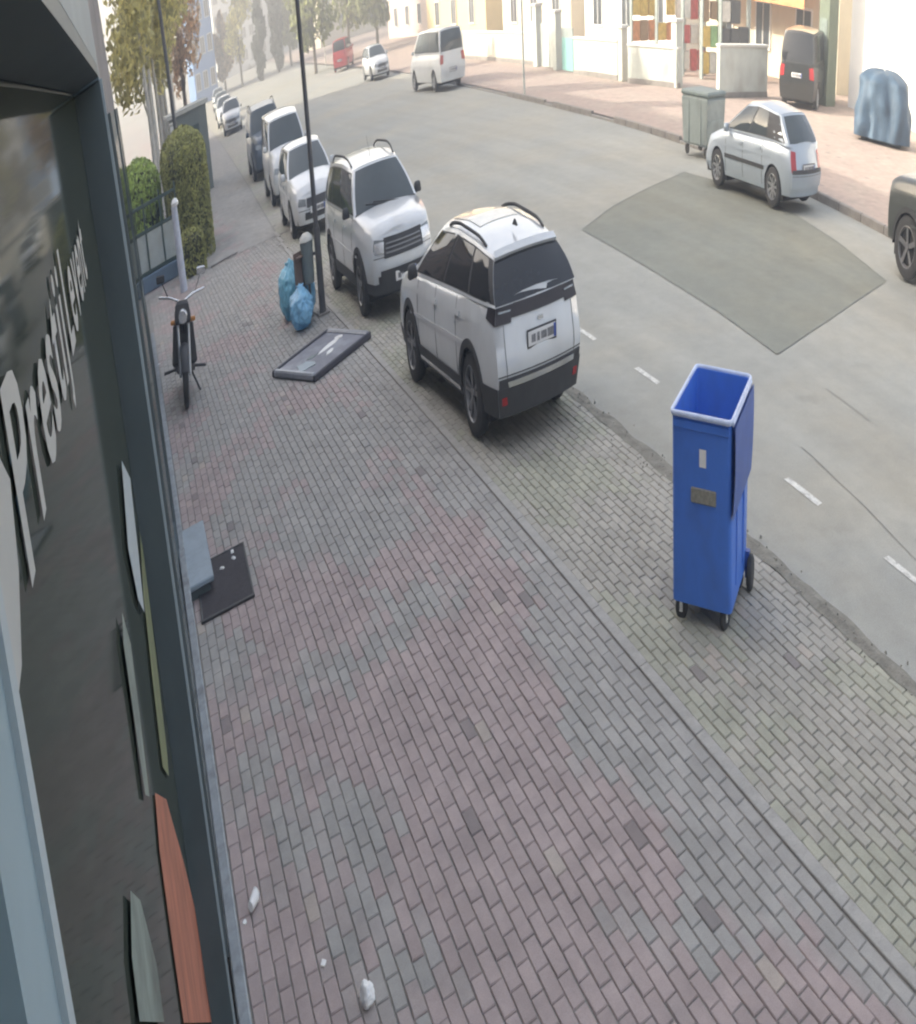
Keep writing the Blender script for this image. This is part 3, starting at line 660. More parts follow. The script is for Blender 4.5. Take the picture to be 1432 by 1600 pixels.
    if sidewin:
        for sg in (-1, 1): obj('window_surround', patch(lambda q, v: C.gs(sg, q, v), ((-.0 if wrap else .015 if quarter else .045, .07), (.975, .07), (.965, .93), (.0 if wrap else .04, .93)), 10, 4, .002, mid, .012), M_TRIM, t, 50)
        for sg in (-1, 1):
            f = lambda q, v: C.gs(sg, q, v); E = list(pillars)
            segs = [(.03, E[0] - .012)] if quarter else []
            segs += [(E[0] + .012, E[1] - .012), (E[1] + .012, .955)]
            for a, b_ in segs: obj('side_window', patch(f, ((a, .10), (b_, .10), (min(b_, .945), .90), (max(a, .055), .90)), 5, 4, .005, mid), gl, t, 50)
    c0 = (0, 0, .5)
    # lamps, plates, bumpers
    zf = C.ztop(L2); zr = C.ztop(-L2)
    for sg in (-1, 1):
        obj('headlight', patch(lambda a, z: C.end(1, a, z), ((sg * .58, zf - .17), (sg * .99, zf - .15), (sg * .99, zf - .03), (sg * .60, zf - .055)), 4, 2, .008, c0), M_LAMPW, t, 50)
        if lampr != 'bar':
            lw = (sg * .74, sg * .995)
            obj('tail_lamp', patch(lambda a, z: C.end(-1, a, z), ((lw[0], zr - .34), (lw[1], zr - .36), (lw[1], zr - .06), (lw[0], zr - .08)), 3, 3, .010, c0), M_LAMPR, t, 50)
        obj('mirror', MB().box((sg * (C.Wd / 2 + .06), C.gb[1] - .28, C.ztop(C.gb[1]) + .06), (.17, .10, .13), taper=.8, bev=.02), M_TRIM if clad else paint, t, 60)
        for k, yh in enumerate((C.gb[0] + (C.gb[1] - C.gb[0]) * (pillars[0] + .08), C.gb[0] + (C.gb[1] - C.gb[0]) * (pillars[1] + .06))):
            if not far: obj('door_handle', patch(lambda a, z: C.side(sg, a, z), ((yh, C.ztop(yh) - .17), (yh + .17, C.ztop(yh) - .17), (yh + .17, C.ztop(yh) - .135), (yh, C.ztop(yh) - .135)), 2, 1, .028, c0, .03), paint, t)
        if not far:
            for yd in (C.ra + ra_ + .10, C.ra + (C.fa - C.ra) * .52, C.fa - ra_ - .06):
                q = patch(lambda a, z: C.side(sg, a, z), ((yd, C.sill + .06), (yd + .012, C.sill + .06), (yd + .012, C.ztop(yd) - .03), (yd, C.ztop(yd) - .03)), 1, 5, .0025, c0, .004); obj('door_gap', q, M_UNDER, t)
        if moulding: obj('side_moulding', patch(lambda a, z: C.side(sg, a, z), ((C.ra + ra_ + .02, .50), (C.fa - ra_ - .02, .50), (C.fa - ra_ - .02, .56), (C.ra + ra_ + .02, .56)), 8, 1, .014, c0), M_TRIM, t)
    obj('grille', patch(lambda a, z: C.end(1, a, z), ((-.55, zf - .20), (.55, zf - .20), (.56, zf - .05), (-.56, zf - .05)), 8, 2, .007, c0), M_TRIM, t, 50)
    obj('lower_grille', patch(lambda a, z: C.end(1, a, z), ((-.7, .31), (.7, .31), (.66, .43), (-.66, .43)), 8, 2, .007, c0), M_TRIM, t, 50)
    if clad:
        for e in (1, -1):
            zt = .50 if e < 0 else .42
            obj('bumper', patch(lambda a, z: C.end(e, a, z), ((-1, C.sill), (1, C.sill), (1, zt), (-1, zt)), 12, 4, .015, c0), M_TRIM, t, 50)
        for sg in (-1, 1):
            sk = MB(); q = patch(lambda a, z: C.side(sg, a, z), ((C.ra + ra_, C.sill), (C.fa - ra_, C.sill), (C.fa - ra_, C.sill + .15), (C.ra + ra_, C.sill + .15)), 8, 2, .014, c0); sk.add(q.v, q.f)
            for yy0, yy1 in ((-L2, C.ra - ra_), (C.fa + ra_, L2)):
                zz = .50 if yy0 < 0 else .42
                q = patch(lambda a, z: C.side(sg, a, z), ((yy0, C.sill), (yy1, C.sill), (yy1, zz), (yy0, zz)), 5, 2, .014, c0); sk.add(q.v, q.f)
            obj('sill_cladding', sk, M_TRIM, t, 50)
            for c in (C.fa, C.ra):
                ar = MB(); P = []
                for k in range(19):
                    an = PI * k / 18; 
                    for rr_ in (ra_ - .012, ra_ + .055):
                        yy, zz = c - rr_ * math.cos(an), C.wr - .01 + rr_ * math.sin(an); zz = max(zz, C.sill)
                        p = C.side(sg, max(-L2, min(L2, yy)), zz); P.append((p.x + sg * .016, p.y, p.z)); P.append((p.x - sg * .02, p.y, p.z))
                F = []
                for k in range(18):
                    o = 4 * k; F += [(o, o + 2, o + 6, o + 4), (o + 2, o + 3, o + 7, o + 6), (o, o + 1, o + 5, o + 4)]
                obj('arch_cladding', ar.add(P, F), M_TRIM, t, 40)
    def plate_at(e, z):
        a = C.end(e, -.3, z); b_ = C.end(e, .3, z); yy = max(a.y * e, b_.y * e, C.end(e, 0, z).y * e) * e
        pl = obj('number_plate', MB().box((0, yy + e * .012, z), (.52, .016, .11), bev=.003), M_PLATE, t)
        fr_ = MB(); fr_.box((0, yy + e * .006, z), (.55, .014, .14)); obj('plate_frame', fr_, M_TRIM, pl)
        for k, w_ in enumerate((.075, .05, .11, .13)):
            obj('plate_mark', MB().box(((-.165, -.075, .03, .165)[k] * -e, yy + e * .0215, z - .001), (w_, .003, .058 + .006 * (k % 2))), M_PLTXT, pl)
        obj('plate_band', MB().box((-.238 * -e * -1, yy + e * .0215, z), (.04, .003, .10)), M_PLATEB, pl)
    if not far or plate == 'both':
        plate_at(1, .46); plate_at(-1, C.plz if hasattr(C, 'plz') else .62)
    if not far:
        for e, z in ((1, C.ztop(L2) - .235), (-1, .60 if not clad else .585)):
            obj('bumper_seam', patch(lambda a, zz: C.end(e, a, zz), ((-.99, z), (.99, z), (.99, z + .008), (-.99, z + .008)), 12, 1, .003, c0, .004), M_UNDER, t)
        for sg in (-1, 1): obj('waist_crease', patch(lambda a, z: C.side(sg, a, z), ((C.ra + .1, .70), (C.fa - .1, .66), (C.fa - .1, .69), (C.ra + .1, .74)), 8, 1, .010, c0, .012), paint, t, 60)
    if rails:
        for sg in (-1, 1):
            rl = MB(); pts = []
            for k in range(13):
                q = rails[0] + (rails[1] - rails[0]) * k / 12; p = C.roof(sg * .93, q); pts.append((p.x, p.y, p.z + rails[2] * (1 - abs(2 * k / 12 - 1) ** 6) + .004))
            obj('roof_rail', rl.tube(pts, .017, 8), M_TRIM, t, 60)
    return t

c2008 = CarShape(L=4.30, Wd=1.77, sill=.27, wr=.345, fa=1.30, ra=-1.305, hood=[(2.15, .80), (2.0, .90), (1.5, .98), (1.15, 1.02)], belt=[(1.0, 1.02), (-1.0, 1.08), (-2.15, 1.10)], kf=.16, kr=.10, bowf=.12, bowr=.10,
                 gb=(-2.06, 1.12), gt=(-1.72, .22), zr=[(.22, 1.49), (-.5, 1.535), (-1.2, 1.50), (-1.72, 1.435)], wb=.915, wt=.67, insr=(.10, 0, .13), gbow=(.10, .06))
c2008.plz = .80
suv = build_car('parked_suv', 'white compact suv with dark rear glass bar, parked in the bay facing away', 'suv', (5.905, 13.22), .045, M_WHITE, c2008, rim='split', rimm=M_RIMD, clad=True, pillars=(.26, .58), rails=(.14, .86, .03), lampr='bar', tint=M_CGLASS2, quarter=True, lowglass=.02, wrap=True)
C = c2008; c0 = (0, 0, .5); mid = (0, -.7, 1.2)
obj('tail_lamp_bar', patch(lambda a, z: C.end(-1, a, z), ((-.80, .985), (.80, .985), (.80, 1.085), (-.80, 1.085)), 12, 2, .012, c0), M_LAMPD, suv, 50)
for sg in (-1, 1):
    tl = obj('tail_lamp', patch(lambda a, z: C.end(-1, a, z), ((sg * .66, .955), (sg * .998, .955), (sg * .998, 1.085), (sg * .66, 1.085)), 4, 2, .014, c0), M_LAMPD, suv, 50)
    q = patch(lambda a, z: C.side(sg, a, z), ((-2.15, .955), (-1.88, .995), (-1.92, 1.07), (-2.15, 1.085)), 4, 2, .012, c0); obj('lamp_wrap', q, M_LAMPD, tl, 50)
    q = patch(lambda a, z: C.end(-1, a, z), ((sg * .68, 1.03), (sg * .95, 1.03), (sg * .95, 1.045), (sg * .68, 1.045)), 3, 1, .024, c0); obj('lamp_lens', q, M_LAMPW, tl)
    obj('reflector', patch(lambda a, z: C.end(-1, a, z), ((sg * .82, .37), (sg * .93, .37), (sg * .93, .43), (sg * .82, .43)), 2, 1, .022, c0), M_LAMPR, suv)
    obj('sill_strip', patch(lambda a, z: C.side(sg, a, z), ((-.86, .30), (.86, .30), (.86, .335), (-.86, .335)), 6, 1, .022, c0), M_CHROME, suv)
obj('bumper_trim', patch(lambda a, z: C.end(-1, a, z), ((-.78, .505), (.78, .505), (.80, .55), (-.80, .55)), 10, 1, .024, c0), M_CHROME, suv, 50)
obj('bumper_band', patch(lambda a, z: C.end(-1, a, z), ((-.98, .50), (.98, .50), (.98, .57), (-.98, .57)), 10, 1, .012, c0), M_TRIM, suv, 50)
obj('roof_spoiler', patch(lambda a, v: C.ge(-1, a, v), ((-.97, .88), (.97, .88), (1.0, 1.02), (-1.0, 1.02)), 10, 2, .04, mid, .05), M_WHITE, suv, 50)
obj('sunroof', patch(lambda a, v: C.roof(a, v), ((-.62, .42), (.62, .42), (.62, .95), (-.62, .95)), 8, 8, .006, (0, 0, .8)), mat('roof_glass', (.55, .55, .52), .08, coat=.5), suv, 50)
for sg in (-1, 1): obj('tailgate_gap', patch(lambda a, z: C.end(-1, a, z), ((sg * .80, .56), (sg * .81, .56), (sg * .83, .95), (sg * .82, .95)), 1, 5, .003, c0, .004), M_UNDER, suv)
obj('fuel_flap', patch(lambda a, z: C.side(1, a, z), ((-1.75, .82), (-1.6, .82), (-1.6, .96), (-1.75, .96)), 2, 2, .004, c0, .006), M_WHITE, suv)
obj('badge', MB().box((0, C.end(-1, 0, .92).y - .006, .925), (.10, .01, .03)), M_CHROME, suv)
obj('aerial', MB().box((0, -1.45, 1.56), (.03, .14, .05), taper=.4, bev=.006), M_TRIM, suv)
wp = obj('wiper', MB().tube([(-.02, -2.05, 1.08), (.25, -1.99, 1.12), (.5, -1.95, 1.14)], .012), M_TRIM, suv)

cdus = CarShape(L=4.34, Wd=1.80, sill=.30, wr=.355, fa=1.35, ra=-1.32, hood=[(2.17, .93), (2.05, 1.0), (1.15, 1.10)], belt=[(1.0, 1.09), (-1.0, 1.10), (-2.17, 1.10)], kf=.18, kr=.12, bowf=.17, bowr=.06,
                gb=(-2.08, 1.08), gt=(-1.78, .42), zr=[(.42, 1.60), (-.4, 1.65), (-1.2, 1.63), (-1.78, 1.57)], wb=.92, wt=.71, insf=(.05, 0, .08))
dus = build_car('parked_suv', 'white tall suv with roof rails and dark grille, parked facing the camera', 'suv', (6.07, 20.05), PI, M_WHITE, cdus, rim='5', rimm=M_RIMD, clad=True, pillars=(.33, .62), rails=(.10, .90, .075))
obj('grille', patch(lambda a, z: cdus.end(1, a, z), ((-.66, .68), (.66, .68), (.68, .90), (-.68, .90)), 10, 3, .013, c0), M_TRIM, dus, 50)
for k in range(3): obj('grille_bar', patch(lambda a, z: cdus.end(1, a, z), ((-.60, .725 + k * .05), (.60, .725 + k * .05), (.60, .742 + k * .05), (-.60, .742 + k * .05)), 10, 1, .018, c0, .012), M_RIMD, dus, 50)
for sg in (-1, 1):
    obj('lamp_lens', patch(lambda a, z: cdus.end(1, a, z), ((sg * .66, .74), (sg * .96, .75), (sg * .96, .86), (sg * .66, .86)), 4, 2, .016, c0), M_CHROME, dus, 50)
    obj('wiper', MB().tube([(sg * .1 - .2, 1.22, 1.13), (sg * .1 + .15, 1.13, 1.17), (sg * .1 + .42, 1.08, 1.20)], .012), M_TRIM, dus)
obj('cowl', patch(lambda a, v: cdus.ge(1, a, v), ((-.96, -.02), (.96, -.02), (.96, .05), (-.96, .05)), 10, 1, .012, (0, 0, 1.0)), M_TRIM, dus, 50)
obj('aerial', MB().cyl((.1, .35, 1.66), (.1, .15, 1.9), .005, .003, 6), M_TRIM, dus)
obj('skid_plate', patch(lambda a, z: cdus.end(1, a, z), ((-.8, .30), (.8, .30), (.8, .56), (-.8, .56)), 10, 3, .022, c0), M_TRIM, dus, 50)
for sg in (-1, 1): obj('fog_lamp', patch(lambda a, z: cdus.end(1, a, z), ((sg * .70, .40), (sg * .88, .40), (sg * .88, .50), (sg * .70, .50)), 2, 2, .012, c0), M_LAMPD, dus)
chat = CarShape(L=4.06, Wd=1.73, sill=.24, wr=.315, fa=1.22, ra=-1.26, hood=[(2.03, .70), (1.9, .80), (1.0, .95)], belt=[(.9, .95), (-1.0, .97), (-2.03, .98)], bowf=.2, kf=.24, gb=(-1.9, .95), gt=(-1.45, .1), zr=[(.1, 1.42), (-.6, 1.46), (-1.45, 1.41)])
build_car('parked_hatchback', 'white hatchback parked facing the camera directly behind the tall suv', 'car', (6.42, 29.6), PI - .06, M_WHITE, chat, rim='cap')
cvan = CarShape(L=4.3, Wd=1.76, sill=.26, wr=.32, fa=1.32, ra=-1.36, hood=[(2.15, .82), (2.0, .95), (1.35, 1.12)], belt=[(1.2, 1.11), (-1.0, 1.13), (-2.15, 1.13)], gb=(-2.1, 1.30), gt=(-2.02, .62), zr=[(.62, 1.72), (-.5, 1.80), (-2.02, 1.78)], wb=.95, wt=.80, kf=.15)
build_car('parked_minivan', 'white small high roofed van parked behind the white hatchback', 'van', (7.02, 36.5), PI - .08, M_WHITE, cvan, rim='cap', far=True, quarter=False, pillars=(.40, .68))
cbig = CarShape(L=4.7, Wd=1.86, sill=.3, wr=.36, fa=1.42, ra=-1.42, hood=[(2.35, .95), (2.2, 1.02), (1.35, 1.14)], belt=[(1.2, 1.13), (-2.35, 1.14)], gb=(-2.2, 1.28), gt=(-2.02, .6), zr=[(.6, 1.74), (-.5, 1.82), (-2.02, 1.76)], wb=.94, wt=.78)
build_car('parked_suv', 'dark blue tall suv with roof rails parked behind the small white van', 'suv', (7.62, 44.9), PI - .08, M_DBLUE, cbig, rim='5', far=True, rails=(.08, .92, .06))
for i, (x, y, c, lb) in enumerate(((9.95, 75.3, M_WHITE, 'white car with sunlit bonnet parked beyond the dark blue suv'), (10.7, 86, M_WHITE, 'second small white car far down the kerb, beyond the sunlit white one'), (11.9, 98, M_GREYP, 'grey car far down the kerb where the row bends'), (13.5, 114, M_WHITE, 'tiny white car ending the row along the near kerb'))):
    build_car('parked_car', lb, 'car', (x, y), PI - .12, c, chat, rim='cap', far=True, group='cars parked far along the kerb')
c206 = CarShape(L=3.84, Wd=1.65, sill=.22, wr=.295, fa=1.19, ra=-1.25, hood=[(1.92, .62), (1.75, .74), (.95, .91)], belt=[(.9, .92), (-1.0, .95), (-1.92, .93)], kf=.26, kr=.16, bowf=.16, bowr=.12,
                gb=(-1.80, .98), gt=(-1.32, .05), zr=[(.05, 1.38), (-.5, 1.425), (-1.32, 1.36)], wb=.93, wt=.70, insr=(.03, -.02, .12), gbow=(.12, .10))
p2 = build_car('parked_hatchback', 'silver small hatchback parked at the far kerb facing away', 'car', (18.34, 18.70), .05, M_SILVER, c206, rim='cap', pillars=(.30, .60), moulding=True, quarter=False, lowglass=.10)
obj('rear_bumper', patch(lambda a, z: c206.end(-1, a, z), ((-1, .34), (1, .34), (1, .54), (-1, .54)), 10, 3, .03, c0, .03), M_SILVER, p2, 50)
obj('bumper_strip', patch(lambda a, z: c206.end(-1, a, z), ((-.96, .52), (.96, .52), (.96, .60), (-.96, .60)), 10, 1, .03, c0, .03), M_TRIM, p2, 50)
cjeep = CarShape(L=4.3, Wd=1.80, sill=.42, wr=.40, fa=1.5, ra=-1.35, hood=[(2.15, 1.10), (2.05, 1.16), (.95, 1.22)], belt=[(.9, 1.22), (-2.15, 1.22)], kf=.05, kr=.05, bowf=.04, bowr=.04, gb=(-2.05, .9), gt=(-2.0, .55), zr=[(.55, 1.80), (-.6, 1.84), (-2.0, 1.82)], wb=.95, wt=.86, insf=(0, 0, .02))
build_car('parked_jeep', 'dark green boxy off-roader behind the silver hatchback, cut by the frame', 'car', (18.02, 10.45), 0.04, M_DGREEN, cjeep, rim='5', rimm=M_RIMD, clad=True)
cvn2 = CarShape(L=5.1, Wd=1.95, sill=.28, wr=.34, fa=1.75, ra=-1.5, hood=[(2.55, .95), (2.4, 1.08), (1.9, 1.2)], belt=[(1.8, 1.2), (-2.55, 1.2)], gb=(-2.48, 1.85), gt=(-2.36, 1.0), zr=[(1.0, 1.93), (-.5, 1.98), (-2.36, 1.95)], wb=.95, wt=.82, kf=.12, kr=.05, bowr=.03)
build_car('parked_minibus', 'white minibus seen from its rear corner at the far side of the road', 'van', (21.25, 53.0), .06, M_WHITE, cvn2, rim='cap', far=True, quarter=True, pillars=(.36, .66))
build_car('car', 'white car coming down the far side beside the minibus', 'car', (22.9, 71.8), PI - .05, M_WHITE, chat, rim='cap', far=True)
build_car('car', 'red car at the roadside beyond the oncoming white car', 'car', (26.4, 95), -.5, M_REDP, cvan, rim='cap', far=True)
cblk = CarShape(L=4.9, Wd=1.9, sill=.28, wr=.34, fa=1.6, ra=-1.45, hood=[(2.45, .95), (2.3, 1.05), (1.7, 1.2)], belt=[(1.6, 1.15), (-2.45, 1.15)], gb=(-2.4, 1.7), gt=(-2.2, .9), zr=[(.9, 1.92), (-.5, 1.98), (-2.2, 1.92)], wb=.95, wt=.80, kf=.12, kr=.05, bowr=.04)
cblk.plz = .86
bv = G(1236, 168)
build_car('parked_van', 'black van in the driveway beside the low cream wall, rear towards the road', 'van', (bv.x + 1.7, bv.y + .5), -1.04, M_BLACKP, cblk, rim='cap', quarter=True, pillars=(.36, .66), tint=M_CGLASS2)
# distant traffic
for i, (px, py, c) in enumerate(((350, 112, M_GREYP), (375, 108, M_GREYP), (398, 104, M_WHITE), (330, 118, M_GREYP))):
    p = G(px, py); build_car('distant_car', ['grey car between two others in the far cluster up the road', 'grey car in the middle of the far cluster up the road', 'only white car in the far cluster up the road', 'grey car nearest the brown trees in the far cluster'][i], 'car', (p.x, p.y), 1.2, c, chat, rim='cap', far=True, group='distant cars up the road')

# ------------------------------------------------------------------ blue wheeled bin
wb_ = thing('wheeled_bin', 'blue open wheeled bin standing in the parking bay, its lid hanging down one side', 'bin', (0, 0, -.02))
d_ = Vector((.50, .866, 0)); r_ = Vector((.866, -.50, 0)) * 0 + Vector((.505, -.863, 0)); d_ = Vector((.863, .505, 0)) * 0 + Vector((.50, .866, 0))
fl = G(1057, 968); fr_ = G(1136, 990); rdir = (fr_ - fl).normalized(); ddir = Vector((-rdir.y, rdir.x, 0)); cen = (fl + fr_) / 2 + ddir * .42
wb_.location = (cen.x, cen.y, -.02); wb_.rotation_euler = (0, 0, math.atan2(rdir.y, rdir.x))
def shell(z0, z1, b0, b1, th):
    m = MB(); rings = []
    for z, (w, d), ins in ((z0, b0, 0), (z1, b1, 0), (z1, b1, th), (z0 + .05, b0, th)):
        ring = []
        for cx_, cy_, a0 in ((1, 1, 0), (-1, 1, 90), (-1, -1, 180), (1, -1, 270)):
            R = .05
            for k in range(5):
                a = math.radians(a0 + 90 * k / 4); ring.append((cx_ * (w / 2 - R) + (R - ins) * math.cos(a), cy_ * (d / 2 - R) + (R - ins) * math.sin(a), z))
        rings.append(ring)
    n = len(rings[0]); V = sum(rings, []); F = []
    for r in range(3):
        for k in range(n): F.append((r * n + k, r * n + (k + 1) % n, (r + 1) * n + (k + 1) % n, (r + 1) * n + k))
    F += [tuple(range(n))[::-1], tuple(range(3 * n, 4 * n))]
    return m.add(V, F)
obj('bin_body', shell(.13, 1.20, (.73, .84), (.70, 1.04), .014), M_BLUE, wb_, 40)
rm = MB()
for s, (w, d) in ((0, (.71, 1.07)),):
    ring = []
    for cx_, cy_, a0 in ((1, 1, 0), (-1, 1, 90), (-1, -1, 180), (1, -1, 270)):
        for k in range(5):
            a = math.radians(a0 + 90 * k / 4); ring.append((cx_ * (w / 2 - .05) + .05 * math.cos(a), cy_ * (d / 2 - .05) + .05 * math.sin(a), 1.205))
    rm.tube(ring + [ring[0]], .017, 8)
obj('rim', rm, M_BLUERIM, wb_, 60)
ld = MB(); ld.grid(lambda u, v: ((.378 + .012 * math.sin(PI * v) - .012 * v, -.50 + 1.0 * u, 1.18 - .50 * v)), 6, 8)
v2 = [(p[0] + .02, p[1], p[2]) for p in ld.v]; n0 = len(ld.v); F2 = [tuple(i + n0 for i in f) for f in ld.f]; ld.v += v2; ld.f += F2
obj('lid', ld, M_BLUED, wb_, 50, fix=False)
hg = MB(); hg.cyl((.366, -.48, 1.19), (.366, .48, 1.19), .014); obj('hinge_bar', hg, M_BLUERIM, wb_, 60)
obj('front_rib', MB().box((0, -.517, 1.15), (.66, .02, .05), bev=.006), M_BLUE, wb_)
obj('sticker', MB().add([(-.02, -.499, .93), (.06, -.499, .93), (.06, -.509, 1.03), (-.02, -.509, 1.03)], [(0, 1, 2, 3)]), M_WCARD, wb_)
obj('name_plate', MB().box((.03, -.478, .77), (.30, .03, .085), bev=.008), mat('bin_plate', (.25, .24, .2), .6, var=.3, scale=30), wb_)
for sx in (-1, 1):
    for sy in (-1, 1):
        w = obj('caster', MB().lathe([(-.022, .04), (-.025, .065), (-.015, .075), (.015, .075), (.025, .065), (.022, .04)], 20).cyl((-.022, 0, 0), (.022, 0, 0), .042, n=14), M_TYRE, wb_, 45); w.location = (sx * .27, sy * .34, .075); w.rotation_euler = (0, 0, .5 * sx + sy)
        obj('fork', MB().box((.034, 0, .03), (.006, .04, .10)).box((-.034, 0, .03), (.006, .04, .10)).box((0, 0, .085), (.075, .05, .01)), M_CHROME, w)

for sx in (-1, 1):
    w = obj('wheel', MB().lathe([(-.03, .06), (-.035, .09), (-.02, .11), (.02, .11), (.035, .09), (.03, .06)], 22).cyl((-.03, 0, 0), (.03, 0, 0), .062, n=14), M_TYRE, wb_, 45); w.location = (sx * .43, .36, .11)
    obj('axle_arm', MB().box((-sx * .04, 0, .05), (.05, .06, .16)), M_BLUED, w)
for sx in (-1, 1):
    for yy in (-.18, .18): obj('side_rib', MB().box((sx * .362, yy, .62), (.022, .035, .80), bev=.006), M_BLUE, wb_)

# ------------------------------------------------------------------ pole, litter bin, bags, fallen board
pb = G(505, 490)
pole = thing('street_pole', 'thin dark metal pole at the kerb beside the blue bags', 'pole', (pb.x, pb.y, 0))
obj('shaft', MB().cyl((0, 0, 0), (-.02, 0, 7.0), .062, .045, 14), M_POLE, pole, 50); obj('base_sleeve', MB().cyl((0, 0, 0), (0, 0, 1.05), .085, .08, 14), M_POLE, pole, 50)
obj('base_plate', MB().box((0, 0, .012), (.3, .3, .024), bev=.004), M_KERBD, pole)
lbn = thing('litter_bin', 'small grey green litter bin with pale lid fixed beside the dark pole', 'bin', (pb.x - .27, pb.y + .12, 0))
obj('bucket', MB().lathe([(.42, .0), (.42, .14), (.92, .165), (.92, .15), (.5, .13)], 20, 'z'), mat('litter_green', (.17, .2, .2), .5, var=.2), lbn, 40)
obj('lid', MB().lathe([(.93, .175), (.97, .16), (1.02, .08), (1.03, 0)], 20, 'z'), M_CAP, lbn, 50)
obj('stand', MB().cyl((0, 0, 0), (0, 0, .42), .03), M_POLE, lbn); obj('bracket', MB().box((.12, -.05, .75), (.16, .03, .04), -.4), M_POLE, lbn)
def blob(rx, ry, rz_, seed, wr=.16, sub=5, top=False):
    import bmesh
    bm = bmesh.new(); bmesh.ops.create_icosphere(bm, subdivisions=sub, radius=1)
    for v in bm.verts:
        p = v.co.copy(); n = noise.noise(p * 1.4 + Vector((seed, 0, 0))) * wr + abs(noise.noise(p * 3.3 + Vector((0, seed, 0)))) * -wr * .9 + noise.noise(p * 8 + Vector((0, 0, seed))) * wr * .22
        q = p * (1 + n); q.z = max(q.z, -.92)
        if top and q.z > .5: k = (q.z - .5); q.x *= max(.3, 1 - .95 * k); q.y *= max(.3, 1 - .95 * k)
        v.co = Vector((q.x * rx, q.y * ry, (q.z + .92) * rz_))
    me = bpy.data.meshes.new('blob'); bm.to_mesh(me); bm.free(); me.polygons.foreach_set('use_smooth', [True] * len(me.polygons)); return me
def bag(px, py, rx, ry, rz_, m, seed, label):
    p = G(px, py); me = blob(rx, ry, rz_, seed, .24, 5, True); me.name = 'bag'; me.materials.append(m)
    t = thing('rubbish_bag', label, 'bag', (p.x, p.y, 0), seed, 'blue rubbish bags by the pole'); obj('film', me, None, t)
    kn = MB(); kn.cyl((0, 0, rz_ * 1.68), (.02, .01, rz_ * 1.84), .05, .06, 8); 
    for k in range(5): kn.tube([(0, 0, rz_ * 1.76), (.10 * math.cos(k * 1.3), .10 * math.sin(k * 1.3), rz_ * 1.88)], .035, 5, .012)
    obj('knot', kn, m, t, 60)
bag(474, 512, .36, .30, .27, M_BAG, 1.3, 'mid blue rubbish bag lying lowest, next to the fallen board')
bag(458, 496, .34, .34, .37, M_BAG2, 4.1, 'tall turquoise rubbish bag before the litter bin and pole')
bag(482, 492, .25, .25, .34, M_BAG, 2.2, 'pale blue rubbish bag squeezed between turquoise bag and pole')
p = G(447, 500); o = obj('plastic_scrap', MB().grid(lambda u, v: (.12 * u, .16 * v, .05 + .07 * math.sin(3 * u + 4 * v)), 5, 5), M_WCARD, None, 60); o.location = (p.x, p.y, 0); tag(o, 'white crumpled scrap at the foot of the blue bags', 'litter')
crd = thing('cardboard_box', 'brown flattened cardboard leaning behind the turquoise bag', 'box', (pb.x - .45, pb.y + .15, 0), .4)
obj('panel', MB().box((0, 0, .42), (.42, .03, .84)), mat('cardboard', (.17, .12, .1), .85, var=.2), crd); obj('flap', MB().box((.02, -.06, .78), (.40, .12, .02)), mat('cardboard_flap', (.2, .14, .11), .85, var=.2), crd)
A_, B_, C_, D_ = (G(*q) for q in ((433, 590), (491, 600), (577, 531), (511, 521)))
ce = (A_ + B_ + C_ + D_) / 4; ln = ((C_ - B_).length + (D_ - A_).length) / 2; wd = ((B_ - A_).length + (C_ - D_).length) / 2; an = math.atan2((C_ - B_).y, (C_ - B_).x)
bd = thing('sign_board', 'fallen flat dark signboard with pale smears lying on the pavement', 'sign', (ce.x, ce.y, 0), an)
obj('panel', MB().box((0, 0, .04), (ln - .08, wd - .08, .03)), M_BOARD, bd)
for sy in (1, -1): obj('side_rail', MB().box((0, sy * (wd / 2 - .03), .04), (ln, .06, .075), bev=.012), M_BOARDE, bd)
for sx in (-1, 1): obj('end_rail', MB().box((sx * (ln / 2 - .05), 0, .045), (.10, wd - .13, .08), bev=.02), M_BOARDF, bd)
for i, (x, y, l, w, a) in enumerate(((.28, .05, .75, .20, .1), (.05, -.22, .34, .12, .3), (-.2, .12, .34, .14, -.2), (-.55, -.05, .45, .5, .1), (.66, .1, .24, .2, .2))):
    g_ = MB(); r = random.Random(i); ca, sa = math.cos(a), math.sin(a)
    pts = [(math.cos(k / 10 * 2 * PI) * l / 2 * r.uniform(.6, 1.1), math.sin(k / 10 * 2 * PI) * w / 2 * r.uniform(.6, 1.1)) for k in range(10)]
    obj('torn_print', g_.poly([(x + ca * u - sa * v, y + sa * u + ca * v) for u, v in pts], .0555, .058 + .006 * (i % 2)), [M_WCARD, M_WCARD, M_PALEV, M_FRAMEL, M_WCARD][i], bd)

